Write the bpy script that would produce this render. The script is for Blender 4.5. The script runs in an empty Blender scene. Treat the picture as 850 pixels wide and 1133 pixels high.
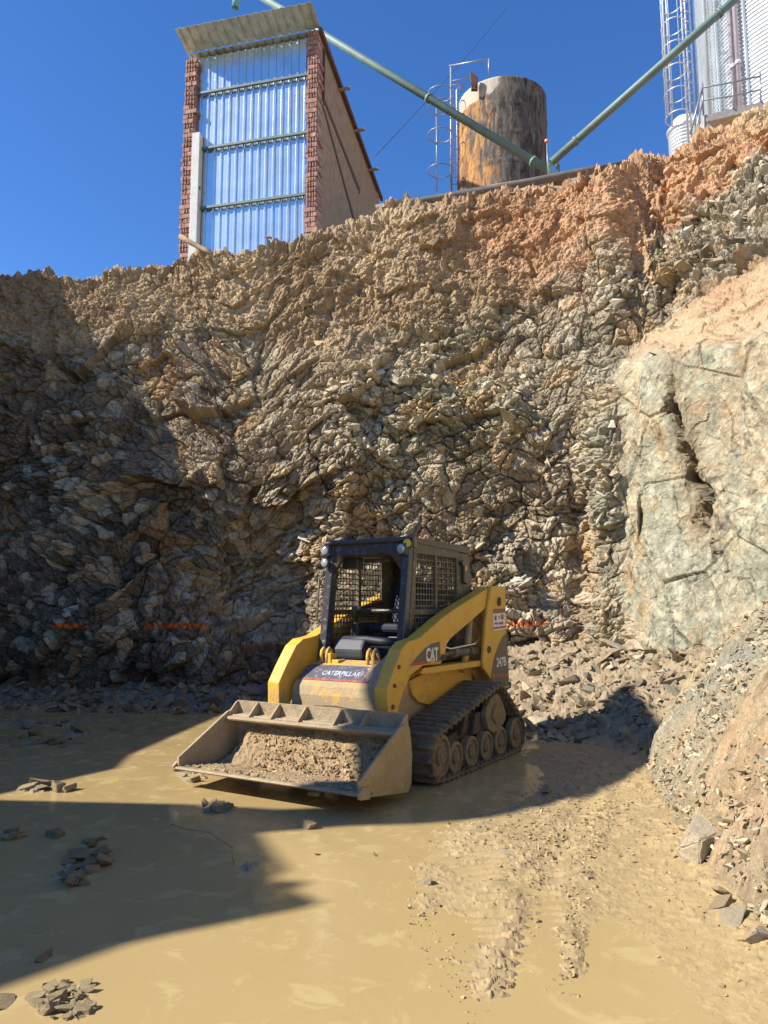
import bpy, bmesh, math, random
import numpy as np
from mathutils import Vector, Matrix

R = math.radians
PI = math.pi
rnd = random.Random(7)
scene = bpy.context.scene
COL = scene.collection

# ------------------------------------------------------------------ camera model (photo is 850x1133)
CH, PITCH, FPX = 1.373, R(7.23), 851.0
def ray(px, py):
    a = (px-425)/FPX; b = -(py-566.5)/FPX
    c, s = math.cos(PITCH), math.sin(PITCH)
    return (a, c-b*s, s+b*c)
def at(px, py, Y):                       # world point seen at a pixel of the survey photo at depth Y
    r = ray(px, py); t = Y/r[1]
    return Vector((r[0]*t, Y, CH+r[2]*t))
def atz(px, py, z=0.0):
    r = ray(px, py); t = (z-CH)/r[2]
    return Vector((r[0]*t, r[1]*t, z))

cam_d = bpy.data.cameras.new('camera'); cam = bpy.data.objects.new('camera', cam_d); COL.objects.link(cam)
cam.location = (0, 0, CH); cam.rotation_euler = (R(90)+PITCH, 0, 0)
cam_d.sensor_fit = 'VERTICAL'; cam_d.sensor_height = 24.0; cam_d.lens = 24.0*FPX/1133.0
cam_d.clip_start = 0.05; cam_d.clip_end = 3000
scene.camera = cam

# ------------------------------------------------------------------ light
SUN_AZ, SUN_EL = R(-105), R(39)
sdir = Vector((math.sin(SUN_AZ)*math.cos(SUN_EL), math.cos(SUN_AZ)*math.cos(SUN_EL), math.sin(SUN_EL)))
w = bpy.data.worlds.new('World'); scene.world = w; w.use_nodes = True
nt = w.node_tree; nt.nodes.clear()
sky = nt.nodes.new('ShaderNodeTexSky'); sky.sky_type = 'NISHITA'; sky.sun_disc = False
sky.sun_elevation = SUN_EL; sky.sun_rotation = SUN_AZ; sky.altitude = 900; sky.air_density = 1.0
sky.dust_density = 0.0; sky.ozone_density = 4.5
bg = nt.nodes.new('ShaderNodeBackground'); bg.inputs[1].default_value = 0.118
out = nt.nodes.new('ShaderNodeOutputWorld')
hs = nt.nodes.new('ShaderNodeHueSaturation'); hs.inputs['Hue'].default_value = 0.508; hs.inputs['Saturation'].default_value = 1.20
nt.links.new(sky.outputs[0], hs.inputs['Color']); nt.links.new(hs.outputs[0], bg.inputs[0]); nt.links.new(bg.outputs[0], out.inputs[0])
sl = bpy.data.lights.new('sun', 'SUN'); sl.energy = 4.7; sl.angle = R(0.6); sl.color = (1.0, 0.94, 0.85)
so = bpy.data.objects.new('sun', sl); COL.objects.link(so); so.location = (-20, -5, 30)
so.rotation_euler = (-sdir).to_track_quat('-Z', 'Y').to_euler()
scene.view_settings.view_transform = 'Standard'; scene.view_settings.look = 'None'
scene.view_settings.exposure = 0.9; scene.view_settings.gamma = 1.0

# ------------------------------------------------------------------ materials
def lnk(nt, a, b): nt.links.new(a, b)
def newmat(name):
    m = bpy.data.materials.new(name); m.use_nodes = True
    nt = m.node_tree; p = nt.nodes['Principled BSDF']
    return m, nt, p
def noise(nt, scale, detail=6, rough=0.6, vec=None, dist=0.0):
    n = nt.nodes.new('ShaderNodeTexNoise'); n.inputs['Scale'].default_value = scale
    n.inputs['Detail'].default_value = detail; n.inputs['Roughness'].default_value = rough
    n.inputs['Distortion'].default_value = dist
    if vec is not None: lnk(nt, vec, n.inputs['Vector'])
    return n
def coords(nt, kind='Object'):
    t = nt.nodes.new('ShaderNodeTexCoord'); return t.outputs[kind]
def ramp(nt, fac, stops):
    r = nt.nodes.new('ShaderNodeValToRGB'); el = r.color_ramp.elements
    while len(el) < len(stops): el.new(0.5)
    for e, (p, c) in zip(el, stops):
        e.position = p; e.color = (c, c, c, 1) if not hasattr(c, '__len__') else (*c, 1)
    lnk(nt, fac, r.inputs[0]); return r
def mixc(nt, fac, a, b, mode='MIX'):
    m = nt.nodes.new('ShaderNodeMix'); m.data_type = 'RGBA'; m.blend_type = mode
    for sock, v in ((m.inputs[0], fac), (m.inputs[6], a), (m.inputs[7], b)):
        if hasattr(v, 'node'): lnk(nt, v, sock)
        elif isinstance(v, (int, float)): sock.default_value = v
        else: sock.default_value = (*v, 1)
    return m.outputs[2]
def bump(nt, h, strength, dist, p, prev=None):
    b = nt.nodes.new('ShaderNodeBump'); b.inputs['Strength'].default_value = strength
    b.inputs['Distance'].default_value = dist; lnk(nt, h, b.inputs['Height'])
    if prev is not None: lnk(nt, prev, b.inputs['Normal'])
    lnk(nt, b.outputs[0], p.inputs['Normal']); return b.outputs[0]

MUD = (0.36, 0.27, 0.155)
def paint(name, col, mud=0.35, rough=0.45, metallic=0.0, mudcol=MUD, scale=7.0, chips=None, zfall=None):
    """painted or bare metal with patchy dried mud"""
    m, nt, p = newmat(name); v = coords(nt)
    n1 = noise(nt, scale, 8, 0.68, v, 0.6); n2 = noise(nt, scale*7, 5, 0.6, v)
    comb = nt.nodes.new('ShaderNodeMath'); comb.operation = 'MULTIPLY_ADD'
    lnk(nt, n2.outputs[0], comb.inputs[0]); comb.inputs[1].default_value = 0.35
    lnk(nt, n1.outputs[0], comb.inputs[2])
    fac = comb.outputs[0]
    if zfall:                                    # more splashed mud low down
        sx = nt.nodes.new('ShaderNodeSeparateXYZ'); lnk(nt, v, sx.inputs[0])
        mr = nt.nodes.new('ShaderNodeMapRange'); mr.inputs[1].default_value = zfall[0]; mr.inputs[2].default_value = zfall[1]
        mr.inputs[3].default_value = zfall[2]; mr.inputs[4].default_value = 0.0
        lnk(nt, sx.outputs[2], mr.inputs[0])
        ad = nt.nodes.new('ShaderNodeMath'); ad.operation = 'ADD'; lnk(nt, fac, ad.inputs[0]); lnk(nt, mr.outputs[0], ad.inputs[1]); fac = ad.outputs[0]
    t = 0.98 - mud*0.62
    r = ramp(nt, fac, [(max(0, t-0.10), 0.0), (min(1, t+0.10), 1.0)])
    base = mixc(nt, noise(nt, 3.0, 4, 0.6, v).outputs[0], [c*0.82 for c in col], [min(1, c*1.12) for c in col])
    if chips is not None:
        n3 = noise(nt, 34, 3, 0.7, v); rc = ramp(nt, n3.outputs[0], [(0.70, 0.0), (0.73, 1.0)])
        base = mixc(nt, rc.outputs[0], base, chips)
    mc = mixc(nt, n2.outputs[0], [c*0.7 for c in mudcol], [c*1.2 for c in mudcol])
    film = mixc(nt, 0.12+mud*0.15, base, mudcol)
    lnk(nt, mixc(nt, r.outputs[0], film, mc), p.inputs['Base Color'])
    rr = nt.nodes.new('ShaderNodeMapRange'); rr.inputs[3].default_value = rough; rr.inputs[4].default_value = 0.9
    lnk(nt, r.outputs[0], rr.inputs[0]); lnk(nt, rr.outputs[0], p.inputs['Roughness'])
    if metallic:
        mr = nt.nodes.new('ShaderNodeMapRange'); mr.inputs[3].default_value = metallic; mr.inputs[4].default_value = 0
        lnk(nt, r.outputs[0], mr.inputs[0]); lnk(nt, mr.outputs[0], p.inputs['Metallic'])
    b = bump(nt, r.outputs[0], 0.5, 0.006, p); bump(nt, n2.outputs[0], 0.35, 0.004, p, b)
    return m
def plain(name, col, rough=0.6, metallic=0.0, var=0.15, scale=8.0, bmp=0.15):
    m, nt, p = newmat(name); v = coords(nt); n = noise(nt, scale, 6, 0.65, v)
    r = ramp(nt, n.outputs[0], [(0.3, 0.0), (0.7, 1.0)])
    lnk(nt, mixc(nt, r.outputs[0], [c*(1-var) for c in col], [min(1, c*(1+var)) for c in col]), p.inputs['Base Color'])
    p.inputs['Roughness'].default_value = rough; p.inputs['Metallic'].default_value = metallic
    bump(nt, n.outputs[0], bmp, 0.01, p)
    return m
def earth(name, attr='Col', s1=22, s2=90, b1=0.6, b2=0.5, rough=0.95, d1=0.03, d2=0.008, var=0.35, tint=(0.95, 0.925, 0.80)):
    m, nt, p = newmat(name); v = coords(nt)
    a = nt.nodes.new('ShaderNodeVertexColor'); a.layer_name = attr
    n1 = noise(nt, s1, 8, 0.7, v); n2 = noise(nt, s2, 5, 0.7, v)
    r = ramp(nt, n1.outputs[0], [(0.28, 1-var), (0.72, 1+var)])
    r2 = ramp(nt, n2.outputs[0], [(0.3, 1-var*0.6), (0.7, 1.0)])
    c = mixc(nt, 1.0, a.outputs[0], r.outputs[0], 'MULTIPLY'); c = mixc(nt, 1.0, c, r2.outputs[0], 'MULTIPLY'); c = mixc(nt, 1.0, c, tint, 'MULTIPLY')
    lnk(nt, c, p.inputs['Base Color']); p.inputs['Roughness'].default_value = rough
    p.inputs['Specular IOR Level'].default_value = 0.25
    b = bump(nt, n1.outputs[0], b1, d1, p); bump(nt, n2.outputs[0], b2, d2, p, b)
    return m, nt, p

M = {}
M['rock'] = earth('cliff_rock')[0]
M['bank'] = earth('bank_soil', s1=30, s2=120)[0]
M['bank2'] = earth('fragment_rock', s1=24, s2=90, b1=0.25, b2=0.35, d1=0.012, d2=0.005, var=0.25)[0]
YEL = (0.74, 0.40, 0.02)
M['yellow'] = paint('yellow_paint', YEL, 0.20, 0.55, chips=(0.06, 0.045, 0.03), zfall=(0.5, 0.95, 0.10))
M['yellow_muddy'] = paint('yellow_paint_muddy', YEL, 0.52, 0.6, chips=(0.06, 0.045, 0.03), zfall=(0.5, 0.8, 0.16))
M['black'] = paint('black_cab_paint', (0.010, 0.011, 0.015), 0.18, 0.3, scale=14)
M['blackpost'] = paint('dark_blue_post_paint', (0.010, 0.012, 0.020), 0.22, 0.16, scale=20, mudcol=(0.30, 0.28, 0.26))
M['olive'] = paint('dark_olive_frame_paint', (0.045, 0.045, 0.030), 0.30, 0.5, scale=10)
M['grey'] = plain('dark_grey_plastic', (0.05, 0.055, 0.06), 0.6)
M['navy'] = plain('navy_cushion', (0.012, 0.014, 0.025), 0.6)
M['steel'] = paint('bare_bucket_steel', (0.30, 0.235, 0.14), 0.55, 0.5, 0.25, mudcol=(0.40, 0.30, 0.18), scale=9)
M['steel_out'] = paint('bucket_outer_steel', (0.34, 0.24, 0.09), 0.5, 0.55, 0.1, mudcol=(0.42, 0.32, 0.17), scale=9)
M['rubber'] = paint('muddy_rubber', (0.03, 0.028, 0.024), 0.62, 0.85, mudcol=(0.17, 0.125, 0.07), scale=9)
M['wheel'] = paint('muddy_wheel_steel', (0.16, 0.11, 0.05), 0.62, 0.7, mudcol=(0.26, 0.19, 0.10), scale=12)
M['frame'] = paint('undercarriage_paint', (0.05, 0.04, 0.025), 0.5, 0.7, mudcol=(0.13, 0.10, 0.055), scale=9)
M['chrome'] = plain('chrome_rod', (0.55, 0.55, 0.55), 0.25, 0.9)
M['cyl'] = paint('cylinder_paint', (0.035, 0.032, 0.028), 0.35, 0.5)
M['white'] = plain('white_lettering', (0.75, 0.72, 0.66), 0.6, var=0.25, scale=30)
M['whitemud'] = plain('worn_white_lettering', (0.46, 0.46, 0.50), 0.6, var=0.5, scale=40)
M['decal'] = paint('dark_grey_decal', (0.045, 0.040, 0.028), 0.22, 0.45)
M['red'] = plain('red_stripe', (0.45, 0.05, 0.035), 0.5, var=0.3, scale=30)
M['redbrown'] = plain('faded_red_stripe', (0.30, 0.10, 0.07), 0.6, var=0.5, scale=40)
M['hoodblue'] = paint('faded_navy_decal', (0.03, 0.035, 0.075), 0.30, 0.5, scale=20, mudcol=(0.40, 0.36, 0.30))
M['amber'] = plain('amber_plastic', (0.6, 0.42, 0.03), 0.3)
M['lens'] = plain('lamp_lens', (0.42, 0.42, 0.40), 0.15, 0.3, scale=40)
M['dirt'] = plain('loose_dirt', (0.42, 0.30, 0.18), 0.95, var=0.35, scale=30, bmp=0.8)
# ---- upper buildings
M['galv'] = plain('galvanised_sheet', (0.58, 0.65, 0.66), 0.25, 0.90, var=0.12, scale=2.5, bmp=0.05)
M['galv_old'] = plain('weathered_galvanised_sheet', (0.48, 0.54, 0.54), 0.5, 0.6, var=0.3, scale=5, bmp=0.1)
M['silo'] = plain('silo_galvanised', (0.62, 0.66, 0.68), 0.42, 0.45, var=0.14, scale=1.5, bmp=0.05)
M['rail'] = plain('grey_green_steel', (0.11, 0.15, 0.14), 0.5, 0.2)
M['pipe'] = plain('pale_green_pipe_paint', (0.14, 0.20, 0.17), 0.6, 0.1, var=0.2, scale=3)
M['teal'] = plain('teal_pipe_paint', (0.13, 0.36, 0.35), 0.45, 0.1)
M['darkpipe'] = plain('dark_dusty_pipe', (0.13, 0.11, 0.09), 0.7, var=0.3)
M['concrete'] = plain('concrete', (0.38, 0.36, 0.32), 0.9, var=0.25, scale=10, bmp=0.4)
M['paleconc'] = plain('pale_concrete_post', (0.55, 0.54, 0.50), 0.85, var=0.15, bmp=0.2)
M['brick'] = plain('red_hollow_brick', (0.36, 0.20, 0.15), 0.9, var=0.45, scale=9, bmp=0.5)
M['brickdark'] = plain('brick_hole_shadow', (0.16, 0.06, 0.04), 0.95)
M['mortar'] = plain('mortar', (0.42, 0.33, 0.25), 0.95, var=0.3, scale=12, bmp=0.5)
M['render'] = plain('brown_wall_render', (0.33, 0.235, 0.15), 0.95, var=0.22, scale=5, bmp=0.5)
M['rust'] = plain('rusted_trim', (0.12, 0.06, 0.045), 0.8, var=0.3)
M['wood'] = plain('old_wood', (0.34, 0.24, 0.14), 0.85, var=0.3, scale=20)
M['pink'] = plain('pink_cap', (0.7, 0.28, 0.25), 0.5)
M['ladder'] = plain('ladder_steel', (0.30, 0.30, 0.32), 0.45, 0.5)
M['ladder_white'] = plain('pale_ladder_steel', (0.62, 0.64, 0.66), 0.4, 0.4)
M['pinkpipe'] = plain('pale_downpipe', (0.60, 0.55, 0.58), 0.45, 0.2)
M['wire'] = plain('thin_dark_wire', (0.05, 0.05, 0.06), 0.6)

def tank_mat():
    m, nt, p = newmat('rust_streaked_tank'); v = coords(nt)
    mp = nt.nodes.new('ShaderNodeMapping'); mp.inputs['Scale'].default_value = (1.0, 1.0, 0.25); lnk(nt, v, mp.inputs[0])
    st = noise(nt, 3.6, 9, 0.75, mp.outputs[0], 0.7); fine = noise(nt, 7, 9, 0.72, mp.outputs[0], 0.8)
    sx = nt.nodes.new('ShaderNodeSeparateXYZ'); lnk(nt, v, sx.inputs[0])
    mr = nt.nodes.new('ShaderNodeMapRange'); mr.inputs[1].default_value = -1.1; mr.inputs[2].default_value = 0.3
    mr.inputs[3].default_value = 0.17; mr.inputs[4].default_value = -0.17; lnk(nt, sx.outputs[0], mr.inputs[0])
    ad = nt.nodes.new('ShaderNodeMath'); ad.operation = 'ADD'; lnk(nt, st.outputs[0], ad.inputs[0]); lnk(nt, mr.outputs[0], ad.inputs[1])
    orange = ramp(nt, ad.outputs[0], [(0.52, 0.0), (0.58, 1.0)])
    base = mixc(nt, ramp(nt, fine.outputs[0], [(0.40, 0.0), (0.62, 1.0)]).outputs[0], (0.022, 0.016, 0.011), (0.17, 0.135, 0.10))
    org = mixc(nt, ramp(nt, fine.outputs[0], [(0.40, 0.0), (0.60, 1.0)]).outputs[0], (0.085, 0.04, 0.018), (0.50, 0.235, 0.05))
    c = mixc(nt, orange.outputs[0], base, org)
    # pale patch of bare metal by the lid on the left
    zz = nt.nodes.new('ShaderNodeMapRange'); zz.inputs[1].default_value = -0.75; zz.inputs[2].default_value = -0.25; lnk(nt, sx.outputs[2], zz.inputs[0])
    xm = nt.nodes.new('ShaderNodeMapRange'); xm.inputs[1].default_value = -0.1; xm.inputs[2].default_value = -0.45; lnk(nt, sx.outputs[0], xm.inputs[0])
    mu = nt.nodes.new('ShaderNodeMath'); mu.operation = 'MULTIPLY'; lnk(nt, zz.outputs[0], mu.inputs[0]); lnk(nt, xm.outputs[0], mu.inputs[1])
    pr = nt.nodes.new('ShaderNodeMath'); pr.operation = 'MULTIPLY_ADD'; lnk(nt, mu.outputs[0], pr.inputs[0]); pr.inputs[1].default_value = 0.7; lnk(nt, st.outputs[0], pr.inputs[2])
    pf = ramp(nt, pr.outputs[0], [(0.78, 0.0), (0.84, 1.0)])
    c = mixc(nt, pf.outputs[0], c, (0.42, 0.36, 0.27))
    lnk(nt, c, p.inputs['Base Color']); p.inputs['Roughness'].default_value = 0.8
    b = bump(nt, st.outputs[0], 0.6, 0.05, p); bump(nt, fine.outputs[0], 0.5, 0.03, p, b)
    return m
M['tank'] = tank_mat()

# ------------------------------------------------------------------ object helpers
def tag(o, label=None, cat=None, group=None, kind=None):
    if label: o['label'] = label
    if cat: o['category'] = cat
    if group: o['group'] = group
    if kind: o['kind'] = kind
    return o
def empty(name, loc=(0, 0, 0), rz=0.0):
    o = bpy.data.objects.new(name, None); COL.objects.link(o); o.location = loc; o.rotation_euler = (0, 0, rz)
    o.empty_display_size = 0.2; return o

class MB:
    """collects shapes into one bmesh"""
    def __init__(s): s.bm = bmesh.new()
    def _faces(s, vs, fs, smooth=False):
        v = [s.bm.verts.new(p) for p in vs]
        for f in fs:
            try: fc = s.bm.faces.new([v[i] for i in f]); fc.smooth = smooth
            except ValueError: pass
        return v
    def box(s, c, d, rot=None):
        hx, hy, hz = d[0]/2, d[1]/2, d[2]/2
        vs = [Vector((x, y, z)) for x in (-hx, hx) for y in (-hy, hy) for z in (-hz, hz)]
        if rot is not None: vs = [rot @ v for v in vs]
        vs = [v+Vector(c) for v in vs]
        s._faces(vs, [(0, 1, 3, 2), (4, 6, 7, 5), (0, 4, 5, 1), (2, 3, 7, 6), (0, 2, 6, 4), (1, 5, 7, 3)]); return s
    def prism(s, poly, y0, y1, axis='y'):
        n = len(poly)
        def P(a, b, t):
            return {'y': (a, t, b), 'x': (t, a, b), 'z': (a, b, t)}[axis]
        vs = [P(a, b, y0) for a, b in poly]+[P(a, b, y1) for a, b in poly]
        fs = [tuple(range(n)), tuple(range(2*n-1, n-1, -1))]+[(i, (i+1) % n, n+(i+1) % n, n+i) for i in range(n)]
        s._faces(vs, fs); return s
    def quadslab(s, a, b, c, d, t):
        """plate through four corners, thickness t along its normal"""
        a, b, c, d = map(Vector, (a, b, c, d)); n = (b-a).cross(d-a).normalized()*t
        s._faces([a, b, c, d, a+n, b+n, c+n, d+n], [(3, 2, 1, 0), (4, 5, 6, 7), (0, 1, 5, 4), (1, 2, 6, 5), (2, 3, 7, 6), (3, 0, 4, 7)]); return s
    def tube(s, pts, r, seg=10, caps=True, closed=False):
        pts = [Vector(p) for p in pts]; n = len(pts); rings = []
        up = None
        for i, p in enumerate(pts):
            if closed: d = pts[(i+1) % n]-pts[i-1]
            else: d = pts[min(i+1, n-1)]-pts[max(i-1, 0)]
            d.normalize()
            if up is None: up = Vector((0, 0, 1)) if abs(d.z) < 0.9 else Vector((1, 0, 0))
            sx = d.cross(up).normalized(); up = sx.cross(d).normalized()
            rr = r[i] if hasattr(r, '__len__') else r
            rings.append([s.bm.verts.new(p+sx*math.cos(2*PI*k/seg)*rr+up*math.sin(2*PI*k/seg)*rr) for k in range(seg)])
        m = n if closed else n-1
        for i in range(m):
            A, B = rings[i], rings[(i+1) % n]
            for k in range(seg):
                f = s.bm.faces.new((A[k], A[(k+1) % seg], B[(k+1) % seg], B[k])); f.smooth = True
        if caps and not closed:
            s.bm.faces.new(rings[0][::-1]); s.bm.faces.new(rings[-1])
        return s
    def cyl(s, a, b, r, seg=20): return s.tube([a, b], r, seg)
    def disc(s, c, axis, prof, seg=28):
        """lathe: prof = (offset along axis, radius)"""
        ax = Vector(axis).normalized(); up = Vector((0, 0, 1)) if abs(ax.z) < 0.9 else Vector((1, 0, 0))
        e1 = ax.cross(up).normalized(); e2 = ax.cross(e1)
        c = Vector(c); rings = []
        for o, r in prof:
            rings.append([s.bm.verts.new(c+ax*o+(e1*math.cos(2*PI*k/seg)+e2*math.sin(2*PI*k/seg))*r) for k in range(seg)])
        for A, B in zip(rings, rings[1:]):
            for k in range(seg):
                f = s.bm.faces.new((A[k], A[(k+1) % seg], B[(k+1) % seg], B[k]))
        s.bm.faces.new(rings[0][::-1]); s.bm.faces.new(rings[-1]); return s
    def build(s, name, mat, parent=None, bevel=0.0, smooth=None):
        bm = s.bm
        bmesh.ops.recalc_face_normals(bm, faces=bm.faces[:])
        if bevel:
            es = [e for e in bm.edges if len(e.link_faces) == 2 and e.calc_face_angle(0) > 0.5]
            bmesh.ops.bevel(bm, geom=es, offset=bevel, segments=2, profile=0.6, affect='EDGES', clamp_overlap=True)
        me = bpy.data.meshes.new(name); bm.to_mesh(me); bm.free()
        me.materials.append(M[mat] if isinstance(mat, str) else mat)
        if smooth:
            me.polygons.foreach_set('use_smooth', [True]*len(me.polygons))
        o = bpy.data.objects.new(name, me); COL.objects.link(o)
        if parent is not None: o.parent = parent
        return o

def lettering(txt, size, depth, mat, parent, origin, xdir, zdir, sx=1.0, bold=0.0, shear=0.0, name='lettering'):
    cu = bpy.data.curves.new('tmp_text', 'FONT'); cu.body = txt; cu.size = size; cu.extrude = depth
    cu.align_x = 'CENTER'; cu.align_y = 'CENTER'; cu.offset = bold; cu.shear = shear
    to = bpy.data.objects.new('tmp_text', cu); COL.objects.link(to)
    bpy.context.view_layer.update()
    me = bpy.data.meshes.new_from_object(to.evaluated_get(bpy.context.evaluated_depsgraph_get()))
    bpy.data.objects.remove(to); bpy.data.curves.remove(cu)
    me.name = name; me.materials.clear(); me.materials.append(M[mat])
    X = Vector(xdir).normalized(); Z = Vector(zdir).normalized(); Nn = X.cross(Z)
    mt = Matrix(((X.x*sx, Z.x, Nn.x, origin[0]), (X.y*sx, Z.y, Nn.y, origin[1]), (X.z*sx, Z.z, Nn.z, origin[2]), (0, 0, 0, 1)))
    me.transform(mt)
    o = bpy.data.objects.new(name, me); COL.objects.link(o); o.parent = parent; return o

# ------------------------------------------------------------------ numpy noise
def h2(ix, iy, seed):
    n = (ix.astype(np.int64)*374761393+iy.astype(np.int64)*668265263+seed*2147483647*7+seed*982451653) & 0xFFFFFFFF
    n = ((n ^ (n >> 13))*1274126177) & 0xFFFFFFFF
    n = ((n ^ (n >> 16))*2246822519) & 0xFFFFFFFF
    return ((n ^ (n >> 15)) & 0xFFFFFF).astype(np.float32)/np.float32(0xFFFFFF)
def vnoise(x, y, seed):
    ix = np.floor(x); iy = np.floor(y); fx = x-ix; fy = y-iy
    fx = fx*fx*fx*(fx*(fx*6-15)+10); fy = fy*fy*fy*(fy*(fy*6-15)+10)
    a = h2(ix, iy, seed); b = h2(ix+1, iy, seed); c = h2(ix, iy+1, seed); d = h2(ix+1, iy+1, seed)
    return (a*(1-fx)+b*fx)*(1-fy)+(c*(1-fx)+d*fx)*fy
def fbm(x, y, seed, octv=4, gain=0.5):
    s = 0; a = 1; t = 0
    for o in range(octv):
        s = s+a*(vnoise(x*2**o+17.3*o, y*2**o-9.1*o, seed+o)-0.5)*2; t += a; a *= gain
    return s/t
def hraw(ix, iy, seed):
    n = (ix*374761393+iy*668265263+seed*982451653) & 0xFFFFFFFF
    n = ((n ^ (n >> 13))*1274126177) & 0xFFFFFFFF
    n = ((n ^ (n >> 16))*2246822519) & 0xFFFFFFFF
    return n ^ (n >> 15)
def facet(x, y, seed, tilt=0.9):
    """random tilted plane per voronoi cell: broken rock faces. returns height, edge distance, id"""
    sh = np.broadcast(x, y).shape; x = np.broadcast_to(x, sh).astype(np.float32); y = np.broadcast_to(y, sh).astype(np.float32)
    ix = np.floor(x).astype(np.int64); iy = np.floor(y).astype(np.int64)
    b1 = np.full(sh, 9e9, np.float32); b2 = b1.copy(); cx = np.zeros(sh, np.float32); cy = cx.copy(); cn = np.zeros(sh, np.int64)
    for dx in (-1, 0, 1):
        for dy in (-1, 0, 1):
            n = hraw(ix+dx, iy+dy, seed)
            px = (ix+dx)+(n & 1023).astype(np.float32)/1023; py = (iy+dy)+((n >> 10) & 1023).astype(np.float32)/1023
            px = px.astype(np.float32); py = py.astype(np.float32)
            d = (x-px)**2+(y-py)**2
            m = d < b1
            b2 = np.where(m, b1, np.minimum(b2, d)); b1 = np.where(m, d, b1)
            cx = np.where(m, px, cx); cy = np.where(m, py, cy); cn = np.where(m, n, cn)
    k = hraw(cn, cn >> 7, seed+5)
    u = lambda s_: ((k >> s_) & 255).astype(np.float32)/255
    hh = u(0)-0.5; gx = (u(8)-0.5)*2*tilt; gy = (u(16)-0.5)*2*tilt
    return hh+gx*(x-cx)+gy*(y-cy), np.sqrt(b2)-np.sqrt(b1), u(24)
def sstep(a, b, x):
    t = np.clip((x-a)/(b-a), 0, 1); return t*t*(3-2*t)
def lerp(a, b, t): return a+(b-a)*t
def blur(A, n, axis):
    k = np.ones(2*n+1)/(2*n+1); P = np.pad(A, [(n, n) if i == axis else (0, 0) for i in range(A.ndim)], mode='edge')
    c = np.cumsum(P, axis=axis); z = np.zeros_like(np.take(c, [0], axis=axis)); c = np.concatenate([z, c], axis=axis)
    L = A.shape[axis]
    return (np.take(c, range(2*n+1, 2*n+1+L), axis=axis)-np.take(c, range(0, L), axis=axis))/(2*n+1)
def grid_mesh(name, P, C, mat, flip=False, smooth=False, wrap=False):
    nr, nc = P.shape[:2]; me = bpy.data.meshes.new(name)
    i = np.arange(nr*nc).reshape(nr, nc)
    if wrap: i = np.concatenate([i, i[:, :1]], axis=1)
    q = np.stack([i[:-1, :-1], i[:-1, 1:], i[1:, 1:], i[1:, :-1]], -1).reshape(-1, 4)
    if flip: q = q[:, ::-1]
    nf = len(q)
    me.vertices.add(nr*nc); me.vertices.foreach_set('co', P.reshape(-1).astype(np.float32))
    me.loops.add(nf*4); me.loops.foreach_set('vertex_index', q.reshape(-1).astype(np.int32))
    me.polygons.add(nf); me.polygons.foreach_set('loop_start', (np.arange(nf)*4).astype(np.int32))
    me.polygons.foreach_set('loop_total', np.full(nf, 4, np.int32))
    me.polygons.foreach_set('use_smooth', np.full(nf, smooth))
    me.update(calc_edges=True)
    if C is not None:
        ca = me.color_attributes.new('Col', 'FLOAT_COLOR', 'POINT')
        A = np.ones((nr*nc, 4), np.float32); A[:, :3] = np.clip(C.reshape(-1, 3), 0.004, 0.9); ca.data.foreach_set('color', A.reshape(-1))
    me.materials.append(mat)
    o = bpy.data.objects.new(name, me); COL.objects.link(o); return o

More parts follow.
